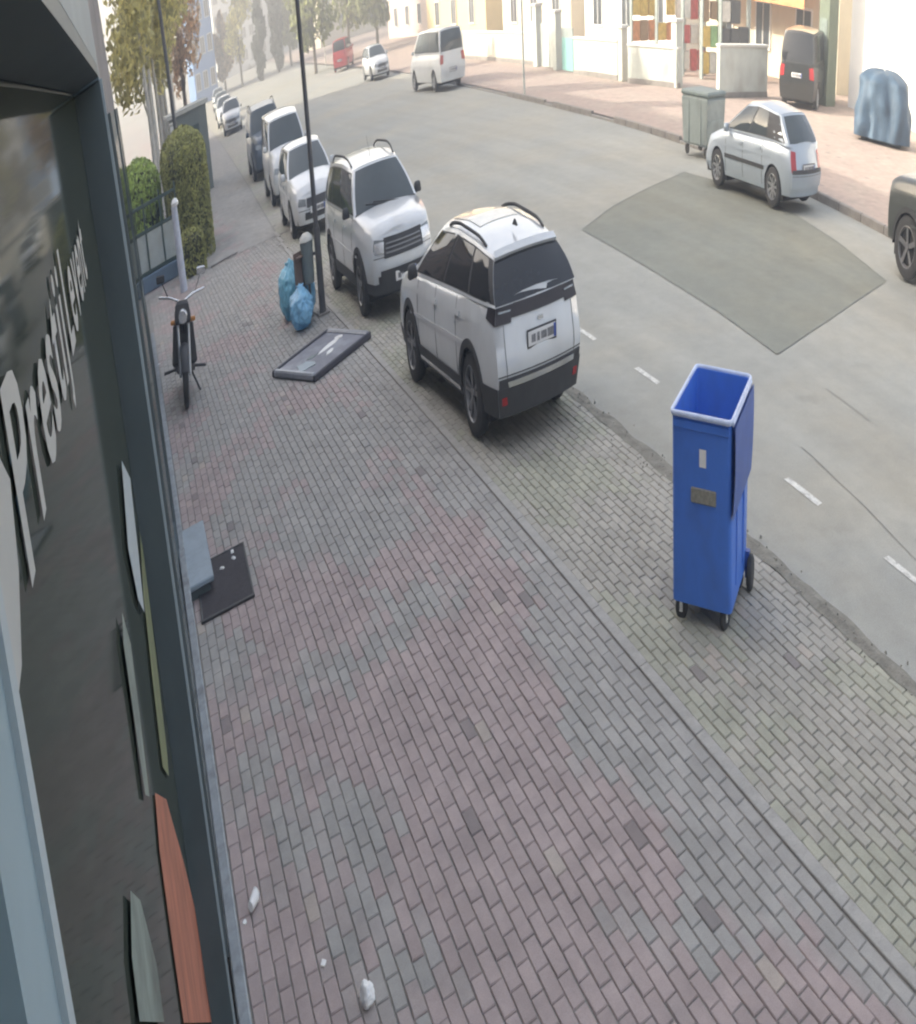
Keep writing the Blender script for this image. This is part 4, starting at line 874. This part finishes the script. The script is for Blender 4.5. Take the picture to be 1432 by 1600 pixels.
# litter in front
p = G(397, 1420); t = thing('paper_cup', 'white paper cup lying near the foot of the shop wall', 'cup', (p.x, p.y, .001), .9)
obj('cup', MB().lathe([(-.05, 0), (-.05, .026), (.05, .037), (.05, .034), (-.044, .024), (-.044, 0)], 20, 'x', (0, 0, .037)), M_WCARD, t, 40)
obj('lid', MB().lathe([(.05, .039), (.058, .039), (.060, .03), (.060, 0)], 20, 'x', (0, 0, .037)), M_WCARD, t, 40)
p = G(575, 1568); me = blob(.06, .075, .05, 9.0, .32, 4); me.name = 'paper'; me.materials.append(M_WCARD); o = obj('crumpled_paper', me, None); o.location = (p.x, p.y, 0); tag(o, 'crumpled white paper ball at the bottom edge of the pavement', 'litter')
for i, (px, py, s_, lb) in enumerate(((506, 1505, .03, 'pale flattened scrap between the cup and the paper ball'), (383, 1442, .022, 'tiny pale scrap between paper cup and wall foot'), (248, 570, .06, 'small pale scrap between wall and motorcycle wheel'), (262, 686, .07, 'pale scrap against the wall below the motorcycle'))):
    p = G(px, py); g_ = MB(); r = random.Random(i + 40); g_.poly([(math.cos(k / 7 * 6.28) * s_ * r.uniform(.5, 1.2), math.sin(k / 7 * 6.28) * s_ * r.uniform(.5, 1.2)) for k in range(7)], .001, .008)
    o = obj('paper_scrap', g_, M_WCARD); o.location = (max(p.x, .12), p.y, 0); tag(o, lb, 'litter', 'scraps on the pavement')
p = G(352, 408); o = obj('wooden_stick', MB().tube([(-.55, -.1, .03), (0, 0, .04), (.5, .14, .03)], .022, 6, .016), M_KERBD, None, 50); o.location = (p.x, p.y, 0); tag(o, 'dark stick lying on the pavement before the hedge', 'stick')

# ------------------------------------------------------------------ motorcycle by the wall
p = G(292, 641); mo = thing('motorcycle', 'dark small motorcycle parked facing the camera by the shop wall', 'motorcycle', (p.x + .06, p.y + .80, 0), PI + .02)
mo.rotation_euler = (0, math.radians(-7), PI - .06); mo.scale = (1.5, 1.12, 1.14)
def mwheel(y):
    w = obj('wheel', MB().lathe([(-.035, .23), (-.045, .26), (-.03, .295), (0, .305), (.03, .295), (.045, .26), (.035, .23)], 32), M_TYRE, mo, 45); w.location = (0, y, .305)
    rm = MB(); rm.lathe([(-.03, .235), (-.02, .215), (.02, .215), (.03, .235)], 32); rm.cyl((-.05, 0, 0), (.05, 0, 0), .05, n=12)
    for k in range(10):
        a = k * PI / 5; rm.tube([(.03 * (-1) ** k, .04 * math.cos(a), .04 * math.sin(a)), (0, .22 * math.cos(a + .2), .22 * math.sin(a + .2))], .005, 5)
    obj('rim', rm, M_RIM, w, 40)
mwheel(.62); mwheel(-.62)
fk_ = MB()
for sx in (-1, 1): fk_.tube([(sx * .075, .62, .305), (sx * .085, .42, .92)], .022, 8)
obj('fork', fk_, M_RIM, mo, 60)
obj('front_mudguard', MB().grid(lambda u, v: ((v - .5) * .13, .62 + .325 * math.cos(.3 + 2.0 * u), .305 + .325 * math.sin(.3 + 2.0 * u) - .03 * (2 * v - 1) ** 2), 10, 4), M_MOTO, mo, 60)
me = blob(.13, .26, .12, 2.0, .03, 3); me.materials.append(M_MOTO); o = obj('fuel_tank', me, None, mo); o.location = (0, .12, .72)
obj('seat', MB().box((0, -.38, .80), (.24, .66, .09), bev=.035), M_TRIM, mo, 60)
obj('engine', MB().box((0, .08, .40), (.28, .34, .26), bev=.03).cyl((-.16, .12, .36), (.16, .12, .36), .10, n=14), M_RIMD, mo, 45)
obj('frame', MB().tube([(0, .42, .85), (0, .25, .45), (0, 0, .25), (0, -.3, .3), (0, -.62, .31)], .025).tube([(0, .42, .86), (0, 0, .74), (0, -.7, .74)], .025), M_MOTO, mo, 60)
obj('handlebar', MB().tube([(-.36, .30, 1.06), (-.18, .36, 1.04), (0, .42, .98), (.18, .36, 1.04), (.36, .30, 1.06)], .014), M_CHROME, mo, 60)
hl = obj('headlight', MB().lathe([(0, 0), (.0, .06), (.03, .085), (.12, .075), (.16, 0)], 20, 'z'), M_CHROME, mo, 50); hl.rotation_euler = (-PI / 2, 0, 0); hl.location = (0, .56, .86); hl.rotation_euler = (PI / 2, 0, 0)
for sx in (-1, 1):
    obj('mirror', MB().tube([(sx * .22, .34, 1.06), (sx * .30, .36, 1.2)], .008).box((sx * .32, .36, 1.24), (.13, .03, .08), bev=.012), M_CHROME if sx < 0 else M_MOTO, mo)
    obj('footpeg', MB().tube([(sx * .12, .05, .30), (sx * .34, .05, .28)], .016), M_TRIM, mo)
    obj('indicator', MB().box((sx * .15, .50, .82), (.09, .05, .045), bev=.012), mat('amber', (.5, .22, .05), .3), mo)
obj('exhaust', MB().tube([(.12, .2, .3), (.15, -.2, .26), (.17, -.75, .34)], .035, 10), M_CHROME, mo, 60)
obj('leg_shield', MB().box((0, .34, .58), (.40, .07, .42), taper=.8, bev=.03), M_MOTO, mo)
obj('headlight_cowl', MB().box((0, .47, .90), (.26, .14, .22), taper=.75, bev=.03), M_MOTO, mo)
obj('side_cover', MB().box((0, -.35, .55), (.26, .5, .34), bev=.05), M_MOTO, mo)
obj('stand', MB().tube([(-.1, 0, .25), (-.26, .02, .0)], .014), M_TRIM, mo)
obj('tail_lamp', MB().box((0, -.80, .74), (.14, .06, .08), bev=.015), M_LAMPR, mo)

# ------------------------------------------------------------------ garden: post, gate, hedge, bushes
p = G(288, 455); t = thing('gate_post', 'pale blue grey wrapped post beside the garden gate behind the motorcycle', 'post', (p.x, p.y, 0))
obj('shaft', MB().cyl((0, 0, 0), (-.04, 0, 1.45), .13, .105, 14), M_POST, t, 50); obj('cap', MB().lathe([(1.45, .12), (1.50, .13), (1.56, .08), (1.58, 0)], 14, 'z'), M_WCARD, t, 50)
ga = thing('garden_gate', 'dark green framed metal gate with pale lower panels before the hedge', 'gate', (.70, 31.2, 0), .15)
for x in (-.95, -.30, .35, .98): obj('upright', MB().box((x, 0, .95), (.06, .06, 1.5), bev=.008), M_GATE, ga)
for z in (.34, 1.08, 1.55): obj('rail', MB().box((0, 0, z), (1.98, .05, .07), bev=.008), M_GATE, ga)
for x in (-.62, .03, .66): obj('panel', MB().box((x, .005, .71), (.58, .02, .66)), M_GATEP, ga)
obj('plinth', MB().box((0, 0, .15), (2.1, .26, .30), bev=.02), M_GATEB, ga)
for k in range(9): obj('bar', MB().cyl((-.85 + k * .21, 0, 1.1), (-.85 + k * .21, 0, 1.53), .012, n=6), M_GATE, ga)
for x, y, l in ((-1.6, 30.9, 'low dark garden wall between the shop building and the gate'),):
    o = obj('garden_wall', MB().box((x, y, .35), (2.2, .25, .7)), M_GATEB); tag(o, l, 'wall')
def leaves(m, fn, n, s0, s1):
    """n leaf faces; fn(i) gives a place and an outward direction"""
    for i in range(n):
        c, nd = fn(i); s_ = random.uniform(s0, s1); a = Vector((random.gauss(0, 1), random.gauss(0, 1), random.gauss(0, 1)))
        nn = (nd + a * .6).normalized(); u = nn.orthogonal().normalized(); th = random.uniform(0, PI * 2); u = u * math.cos(th) + nn.cross(u) * math.sin(th); w = nn.cross(u)
        m.add([c - u * s_, c - w * s_ * .45, c + u * s_, c + w * s_ * .45], [(0, 1, 2, 3)])
def hedge(name, label, loc, dx, dy, h, m, n, rz=0.0, cat='hedge', s=(.03, .07)):
    t = thing(name, label, cat, (loc[0], loc[1], 0), rz)
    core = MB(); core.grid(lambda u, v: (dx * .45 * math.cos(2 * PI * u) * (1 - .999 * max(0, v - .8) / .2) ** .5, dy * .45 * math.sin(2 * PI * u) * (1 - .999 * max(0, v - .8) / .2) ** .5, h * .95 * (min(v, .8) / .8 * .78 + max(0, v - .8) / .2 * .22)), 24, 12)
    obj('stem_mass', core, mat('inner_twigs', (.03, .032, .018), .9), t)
    def f(i):
        a = random.uniform(0, 2 * PI); v = random.random() ** .9; ca, sa = math.cos(a), math.sin(a)
        k = (abs(ca) ** 5 + abs(sa) ** 5) ** (-1 / 5); z = v * h
        top = max(0, (v - .72) / .28); rr = math.sqrt(max(.0, 1 - top ** 2.2))
        b_ = 1 + .10 * noise.noise(Vector((ca * 2 + loc[0], sa * 2, z * 1.6)))
        if v > .88 and random.random() < .6: rr *= random.random() ** .5
        return Vector((dx / 2 * ca * k * rr * b_, dy / 2 * sa * k * rr * b_, z + random.uniform(-.03, .03))), Vector((ca, sa, .3 + top))
    lf = MB(); leaves(lf, f, n, *s); obj('foliage', lf, m, t, fix=False); return t
hedge('hedge', 'tall clipped dark green hedge with rounded top at the edge of the pavement', (2.25, 33.6), 1.75, 3.8, 2.5, M_HEDGE, 16000)
hedge('bush', 'bright green bush between the gate and the dark hedge', (.35, 34.0), 1.7, 2.4, 2.3, M_BUSH, 5000, cat='bush', s=(.05, .11))
hedge('bush', 'second bright green bush, set back beside the shop wall corner', (-1.0, 36.2), 2.0, 2.6, 2.6, M_BUSH, 5000, cat='bush', s=(.05, .11))
hedge('shrub', 'low dark shrub growing at the foot of the hedge beside the post', (2.0, 30.3), 1.0, .7, .8, M_HEDGE, 1500, cat='shrub')
def tree(name, label, x, y, h, r, m, tm=None, n=2600, trunk=.3, crown0=.3, s=(.10, .26), col=False, group=None, lean=0.0):
    t = thing(name, label, 'tree', (x, y, 0), 0, group); rd = random.Random(int(x * 13 + y * 7)); tk = MB(); tm = tm or M_BARK
    tk.tube([(0, 0, -.1), (lean * .3 + rd.uniform(-.05, .05), 0, h * .3), (lean * .6, rd.uniform(-.1, .1), h * .6), (lean, 0, h * .92)], trunk * .5, 8, trunk * .08)
    lobes = []
    for k in range(14 if not col else 10):
        v = (k + .5) / (14 if not col else 10); z = h * (crown0 + (1 - crown0) * v); rr = r * (math.sin(PI * min(.97, .12 + .85 * v)) ** (.6 if not col else .8)); a = rd.uniform(0, 2 * PI)
        q = rr * (.55 if not col else .25) * rd.uniform(.6, 1.2); c = Vector((q * math.cos(a) + lean * v, q * math.sin(a), z)); lobes.append((c, rr * rd.uniform(.45, .75), h * .10))
        tk.tube([(lean * .4 * v, 0, max(h * .2, z - h * .16)), ((c.x) * .5, c.y * .5, z - h * .06), (c.x, c.y, z)], trunk * .12, 5, trunk * .03)
    obj('trunk', tk, tm, t, 60)
    lf = MB()
    def f(i):
        c, q, hz = lobes[rd.randrange(len(lobes))]; d = Vector((rd.gauss(0, 1), rd.gauss(0, 1), rd.gauss(0, 1))).normalized(); k = rd.random() ** .45
        return c + Vector((d.x * q * k, d.y * q * k, d.z * max(hz, q * .7) * k)), d
    leaves(lf, f, n, *s); obj('crown', lf, m, t, fix=False); return t
tree('poplar_tree', 'tall yellow leaved tree by the shop corner beyond the bushes', AT(228, 100, 44).x, 44, 12, 2.6, M_YLEAF, M_LIME, 6500, .45, .33)
tree('poplar_tree', 'yellow leaved tree behind the first one, its pale trunk showing', AT(246, 100, 52).x, 52, 12.5, 2.4, M_YLEAF, M_LIME, 5500, .45, .33)
tree('poplar_tree', 'yellow leaved tree with pale trunk, third along the garden', AT(262, 100, 60).x, 60, 13, 2.4, M_YLEAF, M_LIME, 5500, .45, .33)
tree('poplar_tree', 'orange brown leaved tree at the end of the garden row', AT(283, 100, 72).x, 72, 12, 2.3, M_OLEAF, M_BARK, 4500, .4, .28)
for i, (x, y, lb) in enumerate(((AT(233, 190, 40).x, 40, 'pale slim trunk standing before the yellow tree by the shop corner'), (AT(248, 190, 45).x, 45, 'pale slim trunk in the garden between hedge and yellow trees'), (AT(260, 180, 52).x, 52, 'pale slim trunk beside the garden hut'))):
    t = thing('young_tree', lb, 'tree', (x, y, 0), 0); obj('trunk', MB().tube([(0, 0, 0), (.05, 0, 2.2), (0, .05, 5.5)], .13, 8, .06), M_LIME, t, 60)
    lf = MB(); leaves(lf, lambda i: ((lambda d, k: (Vector((d.x * .9 * k, d.y * .9 * k, 5.6 + d.z * 1.6 * k)), d))(Vector((random.gauss(0, 1), random.gauss(0, 1), random.gauss(0, 1))).normalized(), random.random() ** .5)), 900, .09, .2); obj('crown', lf, M_YLEAF, t, fix=False)
for i, (px, py, h_, lb) in enumerate(((269, 188, 2.4, 'white garden post above the bright bush, shorter gap to hedge'), (271, 165, 2.4, 'white garden post beyond the first one, near the hut'))):
    p = AT(px, py, 41 + 8 * i); t = thing('white_post', lb, 'post', (p.x, p.y, 0)); obj('shaft', MB().box((0, 0, h_ / 2), (.28, .28, h_), bev=.02), M_WCARD, t); obj('cap', MB().box((0, 0, h_ + .04), (.34, .34, .08), bev=.02), M_CAP, t)
p = AT(290, 150, 48); t = thing('garden_shed', 'grey flat walled hut behind the hedge top', 'hut', (p.x, 49.6, 0)); obj('wall', MB().box((0, 0, 1.2), (2.2, 3, 2.4)), M_GREYP, t); obj('roof', MB().box((0, 0, 2.46), (2.5, 3.3, .12)), M_CAP, t); obj('door', MB().box((.2, -1.51, 1.0), (.8, .05, 1.9)), M_GATE, t)
# tall thin pole over the hedge
p = AT(277, 205, 38); t = thing('utility_pole', 'dark slim utility pole rising behind the hedge', 'pole', (p.x, 38, 0)); obj('shaft', MB().cyl((0, 0, 0), (-.3, 0, 9), .09, .07, 10), M_POLE, t, 60); obj('cross_arm', MB().box((-.25, 0, 8.2), (1.4, .08, .1)), M_POLE, t)

# ------------------------------------------------------------------ across the road
def lowwall(name, label, a, b_, h, th, m, cap=True, posts=0, cat='wall', group=None):
    d = (b_ - a); L_ = d.length; an = math.atan2(d.y, d.x); t = thing(name, label, cat, (a.x, a.y, .05), an, group)
    obj('wall_panel', MB().box((L_ / 2, 0, h / 2), (L_, th, h)), m, t)
    if cap: obj('coping', MB().box((L_ / 2, 0, h + .035), (L_ + .06, th + .10, .07), bev=.012), M_CAP, t)
    obj('footing', MB().box((L_ / 2, 0, .07), (L_ + .02, th + .06, .14)), M_KERBD, t)
    for k in range(posts):
        x = L_ * k / max(1, posts - 1); obj('pier', MB().box((x, 0, h * .6), (.34, th + .14, h * 1.2), bev=.02), m, t)
    return t
lowwall('low_wall', 'long pale low wall with coping behind the white minibus', G(712, 92), G(838, 104), 1.05, .25, M_LOWW2)
lowwall('low_wall', 'pale grey green low wall section next to the teal gate', G(900, 118), G(968, 128), 1.05, .25, M_LOWW)
lowwall('low_wall', 'pale low wall with a tall end pier before the coloured shop goods', G(984, 132), G(1062, 141), 1.0, .25, M_LOWW)
lowwall('low_wall', 'cream green low wall with white coping beside the black van', G(1122, 156), G(1196, 154), 1.25, .3, M_LOWW)
def pier(px, py, h, w, m, label):
    p = G(px, py); t = thing('gate_pier', label, 'pier', (p.x, p.y, .05)); obj('shaft', MB().box((0, 0, h / 2), (w, w, h), bev=.02), m, t); obj('cap', MB().box((0, 0, h + .05), (w + .1, w + .1, .1), bev=.02), M_CAP, t)
pier(842, 106, 2.0, .5, M_LOWW, 'taller grey green gate pier beside the grey yard gate'); pier(872, 112, 1.8, .45, M_LOWW, 'grey green gate pier between grey gate and teal panel')
pier(974, 130, 1.45, .4, M_LOWW2, 'cream gate pier between the two pale low walls'); pier(1058, 140, 1.7, .45, M_LOWW, 'pale pier ending the low wall in front of the shop goods')
a = G(848, 108); b_ = G(868, 111); d = b_ - a
t = thing('yard_gate', 'closed grey metal yard gate between two grey green piers', 'gate', ((a.x + b_.x) / 2, (a.y + b_.y) / 2, .05), math.atan2(d.y, d.x)); obj('leaf', MB().box((0, 0, .75), (d.length, .06, 1.4)), M_LOWW, t)
for k in range(4): obj('rib', MB().box((-d.length * .4 + d.length * .27 * k, -.04, .75), (.05, .03, 1.36)), M_BINGREY, t)
a = G(880, 114); b_ = G(897, 117); d = b_ - a
t = thing('teal_gate', 'teal painted narrow metal gate in the opposite wall', 'gate', ((a.x + b_.x) / 2, (a.y + b_.y) / 2, .05), math.atan2(d.y, d.x)); obj('leaf', MB().box((0, 0, .55), (d.length, .06, 1.0)), M_TEAL, t); obj('frame', MB().box((0, 0, 1.2), (d.length, .05, .3)), M_BINGREY, t)
# waste container at the far kerb
p = G(1107, 244); t = thing('waste_container', 'grey green waste container with lid at the far kerb before the silver car', 'container', (p.x, p.y + .3, .0), .12)
obj('tub', MB().box((0, 0, .62), (.92, 1.2, .86), taper=1.08, bev=.04), M_BINGREY, t); obj('lid', MB().box((0, 0, 1.1), (1.02, 1.34, .10), bev=.035), mat('container_lid', (.19, .23, .22), .55, var=.15), t)
[obj('rib', MB().box(c_, d__), M_BINGREY, t) for c_, d__ in (((-.49, -.3, .62), (.03, .06, .8)), ((-.49, .3, .62), (.03, .06, .8)), ((0, -.63, .62), (.7, .03, .06)))]
for sx in (-1, 1):
    for sy in (-1, 1): w = obj('caster', MB().lathe([(-.03, 0), (-.03, .09), (.03, .09), (.03, 0)], 14), M_TYRE, t); w.location = (sx * .36, sy * .48, .09)
# tarpaulin over something bulky
p0 = G(1386, 230); t = thing('covered_stall', 'bulky load under a blue grey tarpaulin by the white wall', 'cover', (p0.x + .3, p0.y + .5, .05), .55)
def tarp(u, v):
    a = 2 * PI * u; ca, sa = math.cos(a), math.sin(a); k = (abs(ca) ** 4 + abs(sa) ** 4) ** (-.25)
    h = 1.55 + .12 * noise.noise(Vector((ca, sa, 2))); 
    if v < .75: q = v / .75; r = 1.08 - .06 * q - .08 * q * q; z = .10 + (h * .86 - .10) * q
    else: q = (v - .75) / .25; r = .94 * (1 - q) ** .6; z = h * .86 + h * .14 * math.sin(q * PI / 2)
    fold = .07 * math.sin(a * 9 + 3 * noise.noise(Vector((ca * 2, sa * 2, v * 3)))) * (1.1 - v) + .20 * noise.noise(Vector((ca * 2.5, sa * 2.5, v * 2.6 + 4)))
    r += fold
    return (r * ca * k * .95, r * sa * k * 1.15, z * (1 - .22 * max(0, ca) - .0 * v))
obj('tarpaulin', MB().grid(tarp, 96, 26), M_TARP, t, 55); obj('load', MB().box((0, 0, .18), (1.4, 1.8, .34)), M_UNDER, t)
obj('tie_rope', MB().tube([(1.0 * math.cos(k * PI / 12), 1.2 * math.sin(k * PI / 12), .55) for k in range(25)], .012, 5), M_CAP, t)
# white house at right, green pillar
def window(parent, c, w, h, face='x', s=-1, m=None):
    t_ = .10; f = MB()
    if face == 'x':
        f.box((c[0], c[1], c[2] + h / 2), (t_, w, .09)).box((c[0], c[1], c[2] - h / 2), (t_ + .06, w + .1, .09)).box((c[0], c[1] - w / 2, c[2]), (t_, .09, h)).box((c[0], c[1] + w / 2, c[2]), (t_, .09, h)).box((c[0], c[1], c[2]), (t_ * .9, .06, h - .05))
        pn = MB().box((c[0] + .0, c[1], c[2]), (.05, w - .06, h - .06))
    else:
        f.box((c[0], c[1], c[2] + h / 2), (w, t_, .09)).box((c[0], c[1], c[2] - h / 2), (w + .1, t_ + .06, .09)).box((c[0] - w / 2, c[1], c[2]), (.09, t_, h)).box((c[0] + w / 2, c[1], c[2]), (.09, t_, h)).box((c[0], c[1], c[2]), (.06, t_ * .9, h - .05))
        pn = MB().box((c[0], c[1], c[2]), (w - .06, .05, h - .06))
    fo = obj('window', f, M_WINF, parent); obj('pane', pn, m or M_WIN, fo)
cw = G(1316, 170)
def house(name, label, x0, x1, y0, y1, h, wm, roofm=None, wins=(), rz=0.0, floors=2):
    t = thing(name, label, 'house', ((x0 + x1) / 2, (y0 + y1) / 2, .05), rz); dx, dy = (x1 - x0), (y1 - y0)
    obj('wall', MB().box((0, 0, h / 2), (dx, dy, h)), wm, t)
    if roofm:
        r = MB(); e = .5; hh = 2.2
        r.add([(-dx / 2 - e, -dy / 2 - e, h), (dx / 2 + e, -dy / 2 - e, h), (dx / 2 + e, dy / 2 + e, h), (-dx / 2 - e, dy / 2 + e, h), (0, -dy / 4, h + hh), (0, dy / 4, h + hh)], [(3, 2, 1, 0), (0, 1, 4), (1, 2, 5, 4), (2, 3, 5), (3, 0, 4, 5)]); obj('roof', r, roofm, t)
    else: obj('roof_slab', MB().box((0, 0, h + .12), (dx + .7, dy + .7, .24)), M_CAP, t)
    for fl_ in range(floors):
        for yy in wins: window(t, (-dx / 2 - .03, yy, 1.5 + fl_ * 3.0), 1.3, 1.4)
        for xx in (-dx / 4, dx / 4): window(t, (xx, -dy / 2 - .03, 1.6 + fl_ * 3.0), 1.2, 1.4, 'y')
    return t
house('white_house', 'plain white rendered house wall behind the tarpaulin', cw.x + .5, cw.x + 12, 4, cw.y, 7.5, M_WWALL, M_ROOF, (-7, -2))
t = thing('green_pillar', 'dark green pillar at the corner of the white house', 'pillar', (cw.x - .9, cw.y + .4, .05)); obj('shaft', MB().box((0, 0, 2.2), (.75, .7, 4.4), bev=.02), M_GPIL, t); obj('notice', MB().box((-.39, 0, 1.8), (.02, .5, .8)), M_PALEV, t); obj('capital', MB().box((0, 0, 4.46), (.9, .85, .12)), M_CAP, t)
sh = house('corner_shop', 'cream shop house with an open front of hanging goods', 37, 48, 31.5, 44, 7.0, M_CREAM, M_ROOF, (-3.5, 0, 3.5))
obj('awning', MB().add([(-5.6, -5.2, 3.0), (-5.6, 5.2, 3.0), (-7.4, 5.2, 2.5), (-7.4, -5.2, 2.5), (-7.4, 5.2, 2.25), (-7.4, -5.2, 2.25)], [(0, 1, 2, 3), (3, 2, 4, 5)]), M_GOODS[5], sh)
# racks of coloured goods in front of the shop: each rack a thing with its hanging pieces
rk = [(990, 1022, 85, 42, 'yellow and orange goods rack behind the low pale wall'), (1030, 1066, 100, 40.5, 'red and cream goods rack behind the pale pier'), (1070, 1098, 110, 38.5, 'mostly red and white goods rack beside the pale pier'), (1100, 1128, 75, 37, 'yellow topped goods rack behind the cream wall'), (1130, 1165, 70, 36, 'dark goods rack with grey pieces beside the black van')]
for i, (xa, xb, yb, Y, lb) in enumerate(rk):
    a = AT(xa, 60, Y); b_ = AT(xb, 60, Y); w = (b_ - a).length; t = thing('goods_rack', lb, 'rack', ((a.x + b_.x) / 2, Y, .05), -.35, 'goods racks before the corner shop')
    obj('frame', MB().box((-w / 2, 0, 1.2), (.06, .5, 2.4)).box((w / 2, 0, 1.2), (.06, .5, 2.4)).box((0, 0, 2.38), (w, .5, .06)), M_BINGREY, t)
    r = random.Random(i); ch = [[1, 5, 2, 3], [0, 2, 5, 1], [0, 2, 0, 2], [1, 2, 4, 3], [6, 2, 6, 3]][i]
    for row in range(3):
        for c in range(3):
            if r.random() < .08: continue
            hh = .68; obj('goods', MB().box((-w / 3 + c * w / 3, -.05 + r.uniform(-.08, .08), .45 + row * .74), (w / 3 * r.uniform(.7, .95), .32, hh * r.uniform(.75, 1)), bev=.03), M_GOODS[ch[r.randrange(4)]], t)
house('white_house', 'bright white house between corner shop and cream house', 36.5, 48, 46, 58, 8, M_WWALL, M_ROOF, (-4, 0, 4))
house('cream_house', 'cream house with orange trims beyond the long low wall', 37, 48, 61, 74, 7, M_CREAM, M_ROOF, (-4, 0, 4))
house('yellow_house', 'yellow house with grey roof beyond the red car', 38, 49, 80, 97, 6, M_YELLOW, M_ROOF, (-5, 0, 5))
house('pink_house', 'pale pink house far up the road past the yellow house', 42, 54, 106, 124, 8, M_PINKW, M_ROOF, (-5, 0, 5))
def lamp_post(px, py, h, m, label, Y=None, r=.06):
    p = G(px, py) if Y is None else AT(px, py, Y); t = thing('street_lamp', label, 'lamp post', (p.x, p.y, 0)); obj('shaft', MB().cyl((0, 0, 0), (0, 0, h), r, r * .7, 10), m, t, 60); obj('arm', MB().tube([(0, 0, h), (-.5, 0, h + .25), (-1.2, 0, h + .3)], .035, 6), m, t); obj('lamp_head', MB().box((-1.4, 0, h + .28), (.6, .2, .1), bev=.03), M_CAP, t)
lamp_post(820, 150, 6.5, M_LOWW, 'thin pale lamp post on the far pavement before the long low wall'); lamp_post(510, 105, 7, M_CAP, 'white lamp post by the red car'); lamp_post(717, 95, 6, mat('orange_post', (.5, .3, .15), .7), 'orange brown post behind the minibus')
# trees and buildings at the end of the road
for i, (px, Y, h, r, m, lb, kd) in enumerate(((490, 105, 10, 3.6, M_GLEAF, 'green tree beside the top of the dark pole, far up the road', 0), (545, 112, 11, 4.2, M_GLEAF, 'broad green tree above the red car', 0), (590, 104, 10, 3.5, M_GLEAF, 'green tree between the broad tree and the cream house', 0),
                                          (372, 150, 13, 3.0, M_YLEAF, 'yellow green tall tree standing before the pale tower', 0), (405, 140, 8, 1.8, M_CONIF, 'shorter dark conifer of the pair at the far bend', 1), (432, 145, 10, 2.2, M_CONIF, 'taller dark conifer of the pair at the far bend', 1), (345, 160, 7, 2.2, M_OLEAF, 'small brown tree behind the distant cars', 0), (452, 150, 9, 2.6, M_GLEAF, 'green tree beside the conifers at the far bend', 0), (310, 165, 8, 3.5, M_OLEAF, 'brown broad tree at the far end by the garden row', 0))):
    p = AT(px, 60, Y); tree(['leafy_tree', 'conifer_tree'][kd], lb, p.x, Y, h, r, m, n=2600, trunk=.45, crown0=.22 if kd == 0 else .06, s=(.2, .5), col=kd == 1)
def block(name, label, xa, xb, Y, h, m, depth=14, rows=6, cols=4):
    a = AT(xa, 50, Y); b_ = AT(xb, 50, Y); w = b_.x - a.x; t = thing(name, label, 'building', ((a.x + b_.x) / 2, Y + depth / 2, 0)); obj('wall', MB().box((0, 0, h / 2), (w, depth, h)), m, t); obj('roof_slab', MB().box((0, 0, h + .2), (w + .8, depth + .8, .4)), M_CAP, t)
    for r in range(rows):
        for c in range(cols): window(t, (-w / 2 + w * (c + .5) / cols, -depth / 2 - .04, 2 + r * 3.0), min(1.6, w / cols * .6), 1.5, 'y')
block('apartment_tower', 'tall blue block standing in for a patch of sky at the end of the road', 296, 332, 150, 19, M_BSKY, rows=6, cols=3)  # block coloured blue to fill in for a patch of sky
block('apartment_tower', 'pale pinkish tall block at the end of the road', 334, 400, 230, 30, M_WWALL, rows=9, cols=5)
block('apartment_tower', 'pale wide block behind the conifers at the end of the road', 402, 475, 240, 26, M_WWALL, rows=8, cols=5)
block('apartment_block', 'cream block behind the green trees', 500, 640, 175, 16, M_CREAM, rows=5, cols=6)
o = thing('apartment_block', 'tall brownish block added behind the yellow trees to shade the street', 'building', (-17, 57, 0)); obj('wall', MB().box((0, 0, 8.2), (14, 66, 16.4)), M_PINKW, o); obj('roof_slab', MB().box((0, 0, 16.5), (14.8, 66.8, .3)), M_CAP, o)  # added mass, mostly hidden, placed and sized to keep the street in shade
for r in range(5):
    for c in range(14): window(o, (7.03, -30 + c * 4.6, 2.2 + r * 3.1), 1.5, 1.5)
for c in range(3):
    for r in range(5): window(o, (-4 + 4 * c, -33.03, 2.2 + r * 3.1), 1.5, 1.5, 'y')
for ch in o.children: pass

# ------------------------------------------------------------------ air
hz = bpy.data.materials.new('haze_air'); hz.use_nodes = True; N, L = nt(hz); N.remove(N['Principled BSDF'])
pv = N.new('ShaderNodeVolumePrincipled'); pv.inputs['Color'].default_value = (.97, .97, .96, 1); pv.inputs['Density'].default_value = .0065; pv.inputs['Anisotropy'].default_value = .2
L.new(pv.outputs[0], N['Material Output'].inputs['Volume'])
o = obj('haze', MB().box((0, 300, 24.5), (810, 1220, 51.2)), hz); o['kind'] = 'stuff'
